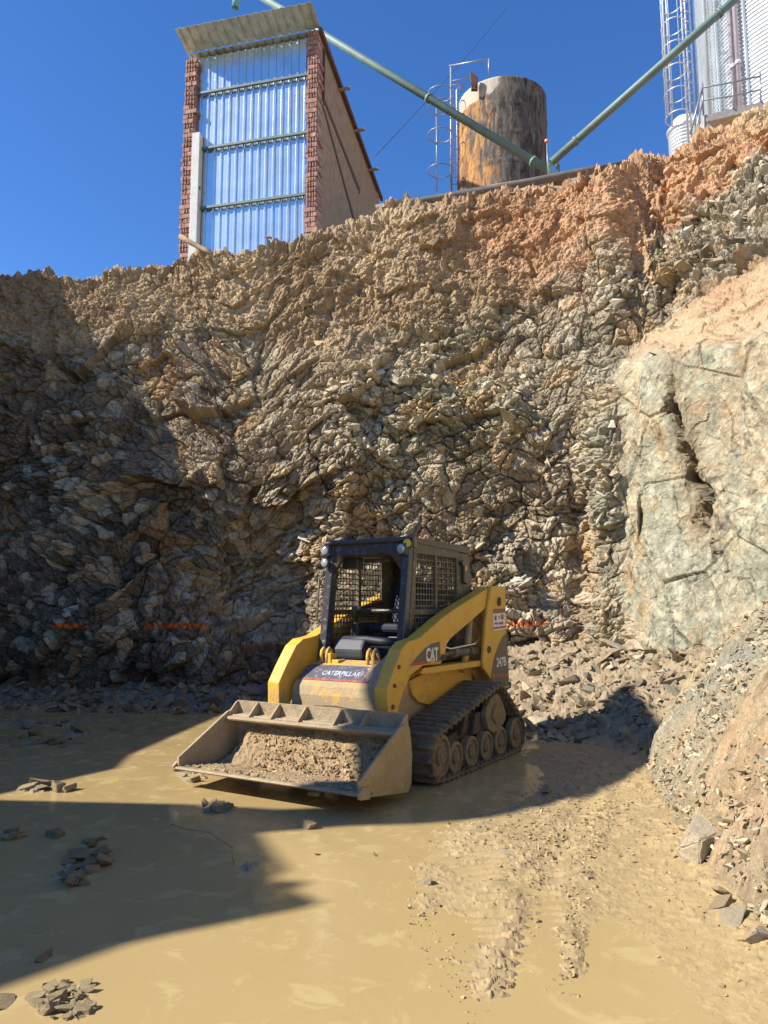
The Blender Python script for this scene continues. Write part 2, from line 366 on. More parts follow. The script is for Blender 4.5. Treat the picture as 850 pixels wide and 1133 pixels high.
# ================================================================== CLIFF
KP = np.array([-1400, -600, -100, 0, 200, 400, 520, 600, 650, 690, 720, 760, 850, 1000, 1300, 2200, 4500], float)
YB = np.array([11.6, 12.4, 12.4, 12.3, 11.9, 11.5, 11.15, 10.85, 10.5, 10.0, 9.5, 8.9, 7.7, 6.6, 5.0, 3.2, 1.6])
CL = {}
def cliff():
    cols = np.concatenate([np.linspace(-1400, -30, 60)[:-1], np.linspace(-30, 880, 1000), np.linspace(880, 1400, 120)[1:], np.linspace(1400, 4500, 50)[1:]])
    top_px = [-1400, -100, 0, 45, 85, 130, 180, 225, 270, 310, 350, 400, 430, 460, 520, 600, 640, 700, 745, 775, 800, 850, 1000, 1300, 2200, 4500]
    top_py = [300, 306, 306, 305, 307, 297, 287, 278, 275, 268, 262, 250, 238, 233, 221, 209, 199, 187, 170, 150, 139, 119, 60, -60, -420, -1300]
    pt = np.interp(cols, top_px, top_py)
    yb = np.interp(cols, KP, YB)
    # six knots per column: (py, Y)
    pb = 566.5+FPX*np.tan(np.arctan((CH+0.45)/yb)+PITCH)
    slab = sstep(655, 735, cols)
    s_top = np.interp(cols, [600, 690, 720, 760, 850, 1000, 1300, 4500], [430, 405, 402, 398, 365, 300, 200, -600])
    s_back = np.interp(cols, [600, 690, 720, 760, 850, 1000, 1300, 4500], [425, 392, 370, 345, 290, 205, 70, -900])
    a_py = lerp(lerp(pb, pt, 0.35), lerp(pb, s_top, 0.5), slab)
    b_py = lerp(lerp(pb, pt, 0.60), s_top, slab)
    c_py = lerp(lerp(pb, pt, 0.70), s_back, slab)
    d_py = lerp(lerp(pb, pt, 0.86), lerp(s_back, pt, 0.55), slab)
    batter = np.interp(cols, [-1400, 200, 600, 850, 4500], [1.3, 1.2, 1.3, 1.0, 0.5])
    yt = np.interp(cols, [600, 700, 850, 1000, 1300, 2200, 4500], [12.8, 12.3, 11.2, 9.6, 7.2, 4.4, 2.4])
    Ys = [yb, lerp(yb+batter*0.30, yb+0.15, slab), lerp(yb+batter*0.5, yb+0.35, slab),
          lerp(yb+batter*0.6, lerp(yb+0.6, yt, 0.45), slab), lerp(yb+batter*0.8, lerp(yb, yt, 0.8), slab), lerp(yb+batter, yt, slab)]
    Ps = [pb, a_py, b_py, c_py, d_py, pt]
    nk = [150, 170, 90, 130, 110]
    rowsP, rowsY = [], []
    for k in range(5):
        for j in range(nk[k]):
            t = j/nk[k]; rowsP.append(lerp(Ps[k], Ps[k+1], t)); rowsY.append(lerp(Ys[k], Ys[k+1], t))
    rowsP.append(Ps[5]); rowsY.append(Ys[5])
    PY = np.array(rowsP); YY = np.array(rowsY); PX = np.repeat(cols[None], PY.shape[0], 0)
    YY = blur(blur(YY, 6, 0), 6, 0); YY = blur(YY, 8, 1)
    def g(cx, cy, sx, sy): return np.exp(-((PX-cx)/sx)**2-((PY-cy)/sy)**2)
    YY += 0.75*g(270, 640, 70, 55)+0.35*g(300, 700, 60, 60)      # hollow behind the machine
    YY -= 0.35*g(250, 520, 110, 50)+0.30*g(420, 430, 90, 60)+0.35*g(560, 480, 70, 90)-0.30*g(600, 640, 22, 30)
    YY -= 0.5*g(665, 560, 26, 150)-0.4*g(640, 620, 14, 120)
    YY += 0.30*g(30, 560, 60, 60)-0.3*g(120, 640, 60, 60)
    YY += 0.10*g(760, 470, 9, 26)+0.12*g(768, 530, 9, 30)+0.22*g(712, 575, 3.0, 20)   # cracks in the slab
    a = (PX-425)/FPX; b = -(PY-566.5)/FPX; c, s = math.cos(PITCH), math.sin(PITCH)
    ry = c-b*s; rz = s+b*c; t = YY/ry
    P = np.stack([a*t, YY, CH+rz*t], -1)
    # plateau rows behind the rim
    dirs = np.stack([a[-1], ry[-1]], -1); dirs /= np.linalg.norm(dirs, axis=1)[:, None]
    ext = []
    for q in (0.05, 0.12, 0.22, 0.35, 0.5, 0.7, 1.0, 1.4, 2, 3, 5, 8, 14, 30, 80):
        e = P[-1].copy(); e[:, 0] += dirs[:, 0]*q; e[:, 1] += dirs[:, 1]*q; e[:, 2] += 0.02*min(q, .3)-0.10*sstep(0.1, 2, np.array(q)); ext.append(e)
    nwall = P.shape[0]
    P = np.concatenate([P, np.array(ext)], 0)
    nr, nc = P.shape[:2]
    PYf = np.concatenate([PY, np.repeat(PY[-1:], len(ext), 0)], 0); PXf = np.repeat(cols[None], nr, 0)
    # surface coordinates in metres
    mid = P[int(nwall*0.45)]; dl = np.linalg.norm(np.diff(mid[:, :2], axis=0), axis=1)
    A = np.concatenate([[0], np.cumsum(dl)]); A -= np.interp(0, cols, A); A = np.repeat(A[None], nr, 0)
    dv = np.linalg.norm(np.diff(P, axis=0), axis=2); B = np.concatenate([np.zeros((1, nc)), np.cumsum(dv, axis=0)], 0)
    # normals
    Ps_ = P.copy()
    du = np.gradient(Ps_, axis=1); dw = np.gradient(Ps_, axis=0); N = np.cross(du, dw); N /= np.linalg.norm(N, axis=2)[..., None]+1e-9
    for ax in (0, 1):
        N = blur(N, 10, ax)
    N /= np.linalg.norm(N, axis=2)[..., None]+1e-9
    flip = np.sign(-(N[..., 0]*P[..., 0]+N[..., 1]*P[..., 1]-0.3*N[..., 2])); N *= np.where(np.abs(flip) < .5, 1, flip)[..., None]
    # zones
    depth_below = PYf-np.interp(PXf, top_px, top_py)            # px below rim
    wob = fbm(A*0.9, B*0.9, 5, 4)
    soil_edge = np.interp(PXf, [-1400, 0, 120, 250, 360, 440, 560, 640, 720, 850, 4500], [60, 60, 80, 110, 120, 150, 95, 90, 80, 60, 80])
    soil = 1-sstep(0.75, 1.25, depth_below/soil_edge+wob*0.55)
    plate = sstep(nwall-1, nwall+3, np.arange(nr))[:, None]*np.ones((1, nc)); soil = np.maximum(soil, plate)
    slabm = sstep(664, 704, PXf+wob*34)*sstep(-14, 12, PYf-np.interp(PXf, [600, 690, 720, 760, 850, 1000, 1300, 4500], [430, 405, 402, 398, 365, 300, 200, -600])+wob*10)
    st_ = np.interp(PXf, [600, 690, 720, 760, 850, 1000, 1300, 4500], [430, 405, 402, 398, 365, 300, 200, -600])
    sb_ = np.interp(PXf, [600, 690, 720, 760, 850, 1000, 1300, 4500], [425, 392, 370, 345, 290, 205, 70, -900])
    shelf = sstep(685, 712, PXf)*(1-sstep(-12, 8, PYf-st_+wob*10))*sstep(-8, 8, PYf-sb_+wob*14)
    vein = sstep(640, 655, PXf+wob*10)*(1-sstep(672, 700, PXf+wob*16))*sstep(400, 470, PYf)
    cw_ = 5+5*fbm(A*2, B*3, 77, 3); crack = np.clip(np.exp(-((PXf-(752+0.19*(PYf-430)+26*fbm(A*1.1, B*1.6, 78, 4)))/np.maximum(cw_, 2))**2)*sstep(412, 440, PYf)*(1-sstep(560, 640, PYf)), 0, 1)
    smooth = np.clip(slabm*(1-0.9*crack)+shelf, 0, 1)
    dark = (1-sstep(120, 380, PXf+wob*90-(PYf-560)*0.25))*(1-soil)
    rock = (1-soil)*(1-smooth)
    # displacement
    wa = A+0.16*fbm(A*1.3, B*1.3, 11, 4); wb = B+0.16*fbm(A*1.3+40, B*1.3, 12, 4)
    ca, sa = math.cos(0.45), math.sin(0.45)
    ua = wa*ca+wb*sa; ub = -wa*sa+wb*ca
    f0, e0, i0 = facet(ua/1.25, ub/0.85, 21, 0.8)
    f1, e1, i1 = facet(ua/0.50, ub/0.36, 22, 1.1)
    f2, e2, i2 = facet(wa/0.21+5, wb/0.17, 23, 1.2)
    f3, e3, i3 = facet(wa/0.095, wb/0.08+9, 24, 1.2)
    f4, e4, i4 = facet(wa/0.045, wb/0.04+3, 25, 1.1)
    big = fbm(A*0.45, B*0.45, 31, 3); lump = fbm(A*3.2, B*2.6, 32, 5, 0.6); fine = fbm(A*14, B*14, 33, 4, 0.6)
    ridg = 1-np.abs(fbm(A*2.2, B*0.9, 36, 4))*2
    rockmix = 0.5+0.5*fbm(A*1.1+7, B*1.1, 34, 3)
    D = 0.22*big
    pack = sstep(-0.25, 0.30, fbm(A*0.8+3, B*0.8, 35, 3)+0.25*fbm(A*2.5, B*2.5, 37, 2)); pm = lerp(0.30, 1.15, pack)
    steep = 1-0.55*sstep(560, 640, PXf)
    D = D+rock*steep*(0.30*f0+0.13*f1*lerp(0.7, 1.1, pack)+lerp(0.085, 0.06, dark)*f2*pm+0.036*f3*lerp(1, 0.7, dark)*pm+0.010*f4+(1-pack)*(0.05*lump+0.015*fine))
    D = D+rock*pm*(0.055*sstep(0, 0.5, e2)*(0.3+i2)+0.026*sstep(0, 0.45, e3)*(0.3+i3))+rock*0.02*fine
    D = D+soil*(0.035*sstep(0, 0.5, e2)*i2+0.022*sstep(0, 0.5, e3)*i3)
    D = D-rock*(0.07*(1-sstep(0, 0.10, e1))+0.035*(1-sstep(0, 0.12, e2))+0.012*(1-sstep(0, 0.15, e3)))
    erode = np.clip(sstep(0.25, 0.9, depth_below/np.maximum(soil_edge, 1)), 0, 1)
    D = D+soil*(0.13*lump+0.03*fine+0.03*ridg*erode+(0.05*f2+0.032*f3)*(0.2+0.8*rockmix)+0.008*f4+0.06*f1)
    rub = sstep(700, 780, PXf)*(1-smooth)*sstep(20, 45, depth_below)      # blocky rubble over the shelf
    D = D+rub*(0.10*f1+0.07*f2)
    sa_ = A*0.8+B*0.5
    f5, e5, i5 = facet(sa_*1.1+3, (B*0.8-A*0.45)*0.6, 41, 0.35)
    D = D+slabm*(0.04*f5+0.035*lump+0.007*fine+0.010*f2+0.006*f3+0.05*fbm(A*1.2, B*1.2, 47, 3)+crack*(0.06*f2+0.04*f3-0.10)-0.03*(1-sstep(0, 0.035, e5)))+shelf*(0.06*fbm(A*3+B*1.5, (B-A*.5)*1.0, 45, 4)+0.02*fine+0.03*f1+0.07*np.maximum(0, f2-0.25)+0.02*f3*pack)
    damp = (1-sstep(900, 1500, np.abs(PXf-425)))*0.7+0.3
    damp = damp*np.where(np.arange(nr)[:, None] > nwall+4, 0.25, 1)
    P = P+N*(D*damp)[..., None]
    # ragged rim silhouette
    rim = np.exp(-((np.arange(nr)[:, None]-nwall)/16.0)**2)
    P[..., 2] += rim*(0.10*fbm(A*1.5, A*0+3, 51, 5, 0.65)+0.04*f3+0.03*f2)
    # tangential shift for overhangs
    P[..., 2] -= rock*0.03*f1; P[..., 0] += rock*0.03*f2
    # colours (base reflectance)
    def col(r, g_, b_): return np.array([r, g_, b_])[None, None]
    hue = fbm(A*0.55, B*0.55, 61, 4); hue2 = fbm(A*0.9+20, B*0.9, 62, 4)
    midc = lerp(col(0.47, 0.39, 0.30), col(0.45, 0.405, 0.33), sstep(-0.2, 0.5, hue)[..., None])
    midc = lerp(midc, col(0.54, 0.37, 0.26), (sstep(0.2, 0.6, hue2)*0.4)[..., None])
    pinkz = np.exp(-((PXf-615)/50)**2-((PYf-300)/50)**2); midc = lerp(midc, col(0.56, 0.39, 0.31), (pinkz*0.8)[..., None])
    grn = np.exp(-((PXf-500)/110)**2-((PYf-450)/110)**2); midc = lerp(midc, col(0.46, 0.42, 0.29), (grn*0.6)[..., None])
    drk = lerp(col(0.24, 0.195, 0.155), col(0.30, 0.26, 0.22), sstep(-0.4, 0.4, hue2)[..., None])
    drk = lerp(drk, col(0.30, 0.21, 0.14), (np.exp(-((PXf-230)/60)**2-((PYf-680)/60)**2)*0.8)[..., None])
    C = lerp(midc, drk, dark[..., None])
    per = 0.72+0.26*i1+0.42*i2-0.1+0.25*(i3-0.5)
    C = C*(1+0.35*fbm(A*0.7+11, B*0.7, 74, 3))[..., None]
    C = C*np.where(rock > 0.3, per, 0.85+0.3*i2)[..., None]
    greyst = ((i2 > 0.72) & (rock > 0.3)); C = np.where(greyst[..., None], lerp(C, col(0.58, 0.545, 0.47)*(0.8+0.4*i3)[..., None], 0.6), C)
    C = lerp(C, C*col(0.86, 0.76, 0.66), (rock*(1-pack)*0.7)[..., None])
    och = ((i1 > 0.90) & (rock > 0.5)) | ((i2 > 0.94) & (rock > 0.5)); C = np.where(och[..., None], lerp(C, col(0.52, 0.30, 0.12), 0.45), C)
    sc = lerp(col(0.38, 0.275, 0.18), col(0.50, 0.375, 0.25), sstep(-0.3, 0.4, hue2)[..., None])
    redz = np.clip(sstep(500, 640, PXf+wob*60)*sstep(-0.5, 0.3, hue+0.3), 0, 1)
    sc = lerp(sc, col(0.64, 0.36, 0.215), (redz*0.75*(1-0.4*sstep(-.2, .5, lump)))[..., None])
    redz2 = np.exp(-((PXf-560)/60)**2-((PYf-250)/45)**2); sc = lerp(sc, col(0.52, 0.26, 0.15), (redz2*0.6)[..., None])
    C = lerp(C, sc*(0.85+0.3*i3)[..., None], soil[..., None])
    slc = lerp(col(0.34, 0.335, 0.265), col(0.44, 0.36, 0.25), sstep(-0.25, 0.35, fbm(A*2.3, B*1.9, 63, 6, 0.75))[..., None])
    slc = lerp(slc, col(0.31, 0.325, 0.28), (np.exp(-((PXf-760)/60)**2-((PYf-640)/90)**2)*0.7)[..., None])
    slc = lerp(slc, col(0.60, 0.56, 0.45), sstep(0.18, 0.5, fbm(A*4+B, B*4, 64, 6, 0.75))[..., None]*0.7)
    slc = lerp(slc, col(0.40, 0.25, 0.13), sstep(0.12, 0.5, fbm(A*3.0, B*2.2, 65, 6, 0.75))[..., None]*0.7)
    slc = lerp(slc, col(0.24, 0.17, 0.10), (np.exp(-((PXf-(760+0.1*(PYf-450)+wob*14))/16)**2)*(1-sstep(560, 640, PYf))*0.75+crack*0.4)[..., None]*0.8)
    slc = slc*(1+0.6*fbm(A*9, B*9, 68, 5, 0.75)+0.25*(i3-0.5)+0.15*(i4-0.5)-0.45*sstep(0.10, 0.02, np.abs(fbm(A*1.7+B*.6, B*1.1, 69, 4))*3))[..., None]
    C = lerp(C, slc, slabm[..., None])
    C = lerp(C, slc*0.95, (vein*0.6)[..., None])
    shc = lerp(col(0.47, 0.355, 0.24), col(0.44, 0.285, 0.185), sstep(-0.2, 0.5, fbm(A*1.2, B*3, 66, 4))[..., None])
    C = lerp(C, shc, shelf[..., None])
    # pale quartz veins
    v1 = np.exp(-((PXf-(628+0.06*(PYf-600)+wob*12))/3.0)**2)*sstep(590, 620, PYf)*(1-sstep(720, 740, PYf))
    C = lerp(C, col(0.66, 0.60, 0.50), (v1*0.8)[..., None])
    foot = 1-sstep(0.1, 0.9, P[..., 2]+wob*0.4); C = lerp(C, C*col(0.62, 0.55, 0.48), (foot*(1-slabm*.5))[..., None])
    lum_ = C.mean(-1, keepdims=True); C = lerp(C, lum_*col(1.10, 1.0, 0.86), (rock*0.15+slabm*0.1)[..., None])
    # survey marks sprayed in orange at one level on the rock
    zl = 1.125+0.012*fbm(A*4, B*0, 71, 3); zz = P[..., 2]
    for x0, x1, k, dz in ((72, 112, 1.0, 0.0), (163, 232, 0.95, 0.0), (556, 607, 0.8, 0.045)):
        mk = sstep(x0-1, x0+2, PXf)*(1-sstep(x1-6, x1+2, PXf))*(1-sstep(0.028, 0.042, np.abs(zz-zl-dz-(0.02 if x0 == 163 else 0)*(1-(PXf-163)/35))))
        mk = mk*sstep(-0.35, 0.05, fbm(A*16, B*22, 73, 3)+0.12)
        C = lerp(C, col(0.88, 0.20, 0.03), (mk*k)[..., None])
    CL['P'] = P[:nwall, 60:1060].reshape(-1, 3); CL['C'] = C[:nwall, 60:1060].reshape(-1, 3); CL['N'] = N[:nwall, 60:1060].reshape(-1, 3)
    CL['w'] = (rock*(1-0.85*dark)*(0.12+0.88*pack)+soil*0.22*rockmix+rub*0.2)[:nwall, 60:1060].reshape(-1)*np.linalg.norm(np.cross(np.gradient(P, axis=1), np.gradient(P, axis=0)), axis=2)[:nwall, 60:1060].reshape(-1)
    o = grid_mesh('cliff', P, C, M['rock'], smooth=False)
    tag(o, 'rough excavated rock face rising behind the loader with red soil along its rim', 'cliff', kind='structure')
cliff()

# ================================================================== GROUND (one sheet to the horizon) and muddy water
def px_of(x, y): return 425+FPX*x/(np.maximum(y, 0.3)*math.cos(PITCH)-CH*math.sin(PITCH))
def pl_dist(x, y, pts):
    best = np.full(x.shape, 9e9)
    for (ax, ay), (bx, by) in zip(pts, pts[1:]):
        dx, dy = bx-ax, by-ay; t = np.clip(((x-ax)*dx+(y-ay)*dy)/(dx*dx+dy*dy), 0, 1)
        best = np.minimum(best, np.hypot(x-ax-t*dx, y-ay-t*dy))
    return best
def gp(px, py): v = atz(px, py); return (v.x, v.y)
TOE = [(-3, 1.75), (1, 1.62), (3.03, 1.52), (4.3, 1.66), (5.3, 1.85), (6.2, 2.04), (6.95, 2.30), (7.6, 2.75), (12, 3.5)]
def toe_x(y): return np.interp(y, [t[0] for t in TOE], [t[1] for t in TOE])
def ground_fn(x, y):
    """height and colour of the pit floor"""
    px = px_of(x, y); r = np.hypot(x, y)
    wet = fbm(x*0.8, y*0.8, 81, 4); lump = fbm(x*4, y*4, 82, 4)
    f1, e1, i1 = facet(x/0.11, y/0.11, 83, 1.0); f2, e2, i2 = facet(x/0.055, y/0.055, 84, 1.0); f3, e3, i3 = facet(x/0.028, y/0.028, 85, 1.0)
    z = -0.035+0.018*wet+0*x
    # churned mud right of the machine
    dA = pl_dist(x, y, [gp(640, 800), gp(630, 870), gp(590, 920), gp(545, 965)])
    churn = np.exp(-(dA/0.72)**2)
    z += churn*0.040
    rutA = pl_dist(x, y, [gp(545, 905), gp(480, 985), gp(470, 1020), gp(520, 1133), gp(560, 1220)])
    rutB = pl_dist(x, y, [gp(655, 880), gp(618, 950), gp(600, 1010), gp(585, 1133), gp(580, 1250)])
    rutC = pl_dist(x, y, [gp(560, 930), gp(540, 1040), gp(535, 1133), gp(530, 1250)])
    br = 0.5+0.5*fbm(x*2.2, y*2.2, 86, 3)
    ra = np.exp(-(rutA/0.10)**2)*sstep(0.30, 0.6, br); rb = np.exp(-((rutB-0.13)/0.07)**2)*sstep(0.25, 0.55, br); rc = np.exp(-(rutC/0.12)**2)*sstep(0.4, 0.65, br)
    z += 0.012*ra+0.016*rb+0.008*rc-0.03*np.exp(-(rutB/0.09)**2)
    tread = (np.exp(-(rutB/0.12)**2)*sstep(-0.3, 0.2, wet+0.1)+0.7*np.exp(-(rutC/0.13)**2))*np.sin(y*75+2*lump)*0.008+0.022*np.exp(-(rutB/0.10)**2)+0.012*np.exp(-(rutC/0.12)**2); z += tread
    tdist = x-toe_x(y); toe = np.exp(-np.clip(-tdist, 0, 9)/0.28)*sstep(-1, 1.5, y)*(1-sstep(8, 9.5, y))
    z += toe*0.10
    clod = np.clip(churn*0.9+ra+rb+rc+toe*1.1, 0, 1.1)*sstep(-0.25, 0.45, wet+lump*0.9+0.1)
    z += clod*(0.011*lump+0.003*f1*br+0.012*np.maximum(f2-0.2, 0)+0.010*np.maximum(f3-0.15, 0)+0.006*fbm(x*14, y*14, 88, 3)+0.001)
    # talus along the foot of the face
    ybase = np.interp(px, KP, YB); dist = ybase-y
    tal_h = np.interp(px, [-300, 0, 250, 420, 540, 600, 700, 760, 900], [0.25, 0.25, 0.25, 0.3, 0.7, 0.85, 0.9, 0.8, 0.8])
    tal_w = np.interp(px, [-300, 0, 250, 420, 540, 600, 700, 760, 900], [1.0, 1.1, 1.2, 1.2, 1.9, 2.1, 2.6, 2.4, 2.0])
    tal = np.clip(1-(dist+0.25*wet)/tal_w, 0, 1.1)**1.3*(y > 4)*(np.abs(px-425) < 900)
    z += tal_h*tal
    tm = np.clip(tal*6, 0, 1)
    z += tm*(0.030*f1+0.018*f2+0.06*lump+0.010*f3+0.05*fbm(x*1.7, y*1.7, 87, 3))
    # low debris showing through the puddle on the left
    deb = 0
    for (cx, cy, rx, ry) in [(30, 822, 45, 8), (85, 812, 40, 5), (75, 800, 60, 5), (20, 800, 40, 6), (95, 955, 38, 26), (70, 1105, 36, 30), (235, 893, 26, 7), (42, 873, 28, 5), (52, 1058, 16, 6), (275, 958, 20, 8), (215, 855, 30, 8), (12, 922, 18, 8)]:
        vx, vy = gp(cx, cy); vx2, _ = gp(cx+rx, cy); _, vy2 = gp(cx, cy-ry)
        deb = np.maximum(deb, np.exp(-((x-vx)/(vx2-vx))**2-((y-vy)/(vy2-vy))**2))
    z += deb*(0.034+0.03*f2+0.02*f1)
    far = sstep(14, 25, r); z = z*(1-far)-0.02*far
    near = 1-sstep(-0.2, 1.0, y)
    z = z*(1-near)-0.01*near
    mud = np.array([0.395, 0.286, 0.122]); dry = np.array([0.345, 0.252, 0.128]); darkr = np.array([0.24, 0.175, 0.115]); tan = np.array([0.27, 0.205, 0.125])
    C = np.broadcast_to(mud, x.shape+(3,))*(0.93+0.10*wet)[..., None]
    k = np.clip(clod*0.75, 0, 1)[..., None]; C = C*(1-k)+dry*(0.8+0.4*i2)[..., None]*k
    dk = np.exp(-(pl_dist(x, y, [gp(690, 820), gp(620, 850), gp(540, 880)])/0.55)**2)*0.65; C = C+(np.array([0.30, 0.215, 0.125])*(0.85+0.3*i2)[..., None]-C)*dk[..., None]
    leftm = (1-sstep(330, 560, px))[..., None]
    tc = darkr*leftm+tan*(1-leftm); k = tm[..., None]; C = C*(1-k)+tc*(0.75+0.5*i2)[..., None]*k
    k = np.clip(deb*1.3, 0, 1)[..., None]; C = C*(1-k)+np.array([0.27, 0.22, 0.14])*(0.7+0.5*i2)[..., None]*k
    return z, C, tm, clod
def ground():
    az = np.concatenate([np.radians(np.arange(-180, -30, 3.0)), np.radians(np.linspace(-30, 30, 1000)), np.radians(np.arange(33, 180, 3.0))])
    r = np.concatenate([[0.05, 0.5, 1.0, 1.5], np.geomspace(1.9, 13.5, 760), [14.5, 16, 20, 30, 60, 150, 400, 900]])
    X = r[:, None]*np.sin(az)[None]; Y = r[:, None]*np.cos(az)[None]
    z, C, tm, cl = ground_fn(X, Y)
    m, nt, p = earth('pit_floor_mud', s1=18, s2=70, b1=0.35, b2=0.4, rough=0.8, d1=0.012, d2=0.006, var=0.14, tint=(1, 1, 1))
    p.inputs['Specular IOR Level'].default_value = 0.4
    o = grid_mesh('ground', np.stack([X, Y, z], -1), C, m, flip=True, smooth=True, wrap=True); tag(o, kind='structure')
ground()
def water():
    m, nt, p = newmat('muddy_water'); v = coords(nt)
    n1 = noise(nt, 0.9, 5, 0.55, v, 0.5); n2 = noise(nt, 4.5, 6, 0.6, v, 1.0); n3 = noise(nt, 60, 3, 0.6, v)
    c = mixc(nt, n1.outputs[0], (0.37, 0.265, 0.108), (0.435, 0.318, 0.145))
    scum = ramp(nt, n2.outputs[0], [(0.56, 0.0), (0.66, 1.0)])
    c = mixc(nt, scum.outputs[0], c, (0.455, 0.35, 0.155)); lnk(nt, c, p.inputs['Base Color'])
    rr = nt.nodes.new('ShaderNodeMapRange'); rr.inputs[1].default_value = 0.35; rr.inputs[2].default_value = 0.65
    rr.inputs[3].default_value = 0.08; rr.inputs[4].default_value = 0.34; lnk(nt, n2.outputs[0], rr.inputs[0]); lnk(nt, rr.outputs[0], p.inputs['Roughness'])
    p.inputs['Specular IOR Level'].default_value = 0.35
    b = bump(nt, n2.outputs[0], 0.10, 0.02, p); bump(nt, n3.outputs[0], 0.05, 0.002, p, b)
    mb = MB(); mb._faces([(-8.5, 0.2, 0), (4, 0.2, 0), (4, 12.8, 0), (-8.5, 12.8, 0)], [(0, 1, 2, 3)])
    o = mb.build('muddy_water', m); tag(o, kind='structure')
water()

# ================================================================== LEFT BANK (out of frame, throws the pit's shade)
def left_bank():
    def tr(p):                                     # where the sun ray through p crosses the bank crest
        t = (-7.5-p.x)/sdir.x; return (p.y+sdir.y*t, p.z+sdir.z*t)
    pr_ = [tr(p) for p in (atz(0, 1095), atz(150, 1042), atz(300, 974), atz(325, 985), atz(362, 1000), atz(345, 975), atz(320, 962), atz(285, 918), atz(222, 890))]
    pr_ = [(pr_[0][0]-1.2, pr_[0][1]-1.0)]+pr_
    hi = [tr(p) for p in (atz(0, 879), atz(130, 850), atz(145, 835), atz(250, 789))]
    cl = [tr(p) for p in (at(340, 690, 12.3), at(300, 620, 12.3), at(215, 505, 12.5), at(130, 420, 12.7), at(35, 305, 13.0))]
    gap = [(hi[0][0]-0.12, hi[0][1]-0.1)]
    allp = sorted([(-9, 2.0), (-4, 2.3)]+pr_+gap+hi+cl+[(14.5, 9.6)])
    prof_y = [q[0] for q in allp]; prof_z = [q[1] for q in allp]
    print('bank profile', [(round(a_, 2), round(b_, 2)) for a_, b_ in allp])
    ys = np.linspace(-6, 13.2, 380); zt = np.interp(ys, prof_y, prof_z)
    tt = np.linspace(0, 1, 120)
    Yg = np.repeat(ys[None], 120, 0); Zg = tt[:, None]*(zt+0.35)[None]-0.35
    X = -7.5-0.0*Zg-0.5*(1-tt[:, None])*-1.0*0
    D = 0.25*fbm(Yg*0.7, Zg*0.7, 91, 4)+0.10*facet(Yg/0.5, Zg/0.4, 92, 1.0)[0]+0.05*facet(Yg/0.2, Zg/0.2, 93, 1.0)[0]
    D = D*(1-sstep(0.9, 1.0, tt))[:, None]
    X = X+D+0.6*(1-tt[:, None])
    P = np.stack([X, Yg, Zg], -1)
    e = []
    for q in (0.3, 1, 3, 8, 25, 70):
        b_ = P[-1].copy(); b_[:, 0] -= q; b_[:, 2] -= 0.02*q; e.append(b_)
    P = np.concatenate([P, np.array(e)], 0)
    C = np.zeros(P.shape)+np.array([0.30, 0.23, 0.16]); C *= (0.85+0.3*vnoise(P[..., 1]*3, P[..., 2]*3, 94))[..., None]
    o = grid_mesh('earth_bank', P, C, M['bank'], flip=True); tag(o, kind='structure')
left_bank()
def shadow_post():  # added unseen post, outline traced back to cast the shadow band below the bucket
    lo = [(262, 921), (350, 914), (430, 912), (515, 905), (625, 885), (705, 858)]; up = [(240, 893), (300, 897), (400, 893), (440, 884), (500, 868), (600, 846), (705, 815)]
    def tr(p):
        t = (-7.8-p.x)/sdir.x; return (p.y+sdir.y*t, p.z+sdir.z*t)
    L_ = [tr(atz(*p)) for p in lo]; U_ = [tr(atz(*p)) for p in up]
    poly = [(L_[0][0], 4.6)]+L_+[(L_[-1][0]+0.5, L_[-1][1]+0.5)]+[(U_[-1][0]+0.3, U_[-1][1]+0.4)]+U_[::-1]+[(U_[0][0], 4.6)]
    b = MB(); b.prism(poly, -8.0, -7.6, 'x'); tag(b.build('concrete_post', 'concrete'), 'bent thick post added out of view to cast the shadow band under the bucket', 'post')
shadow_post()

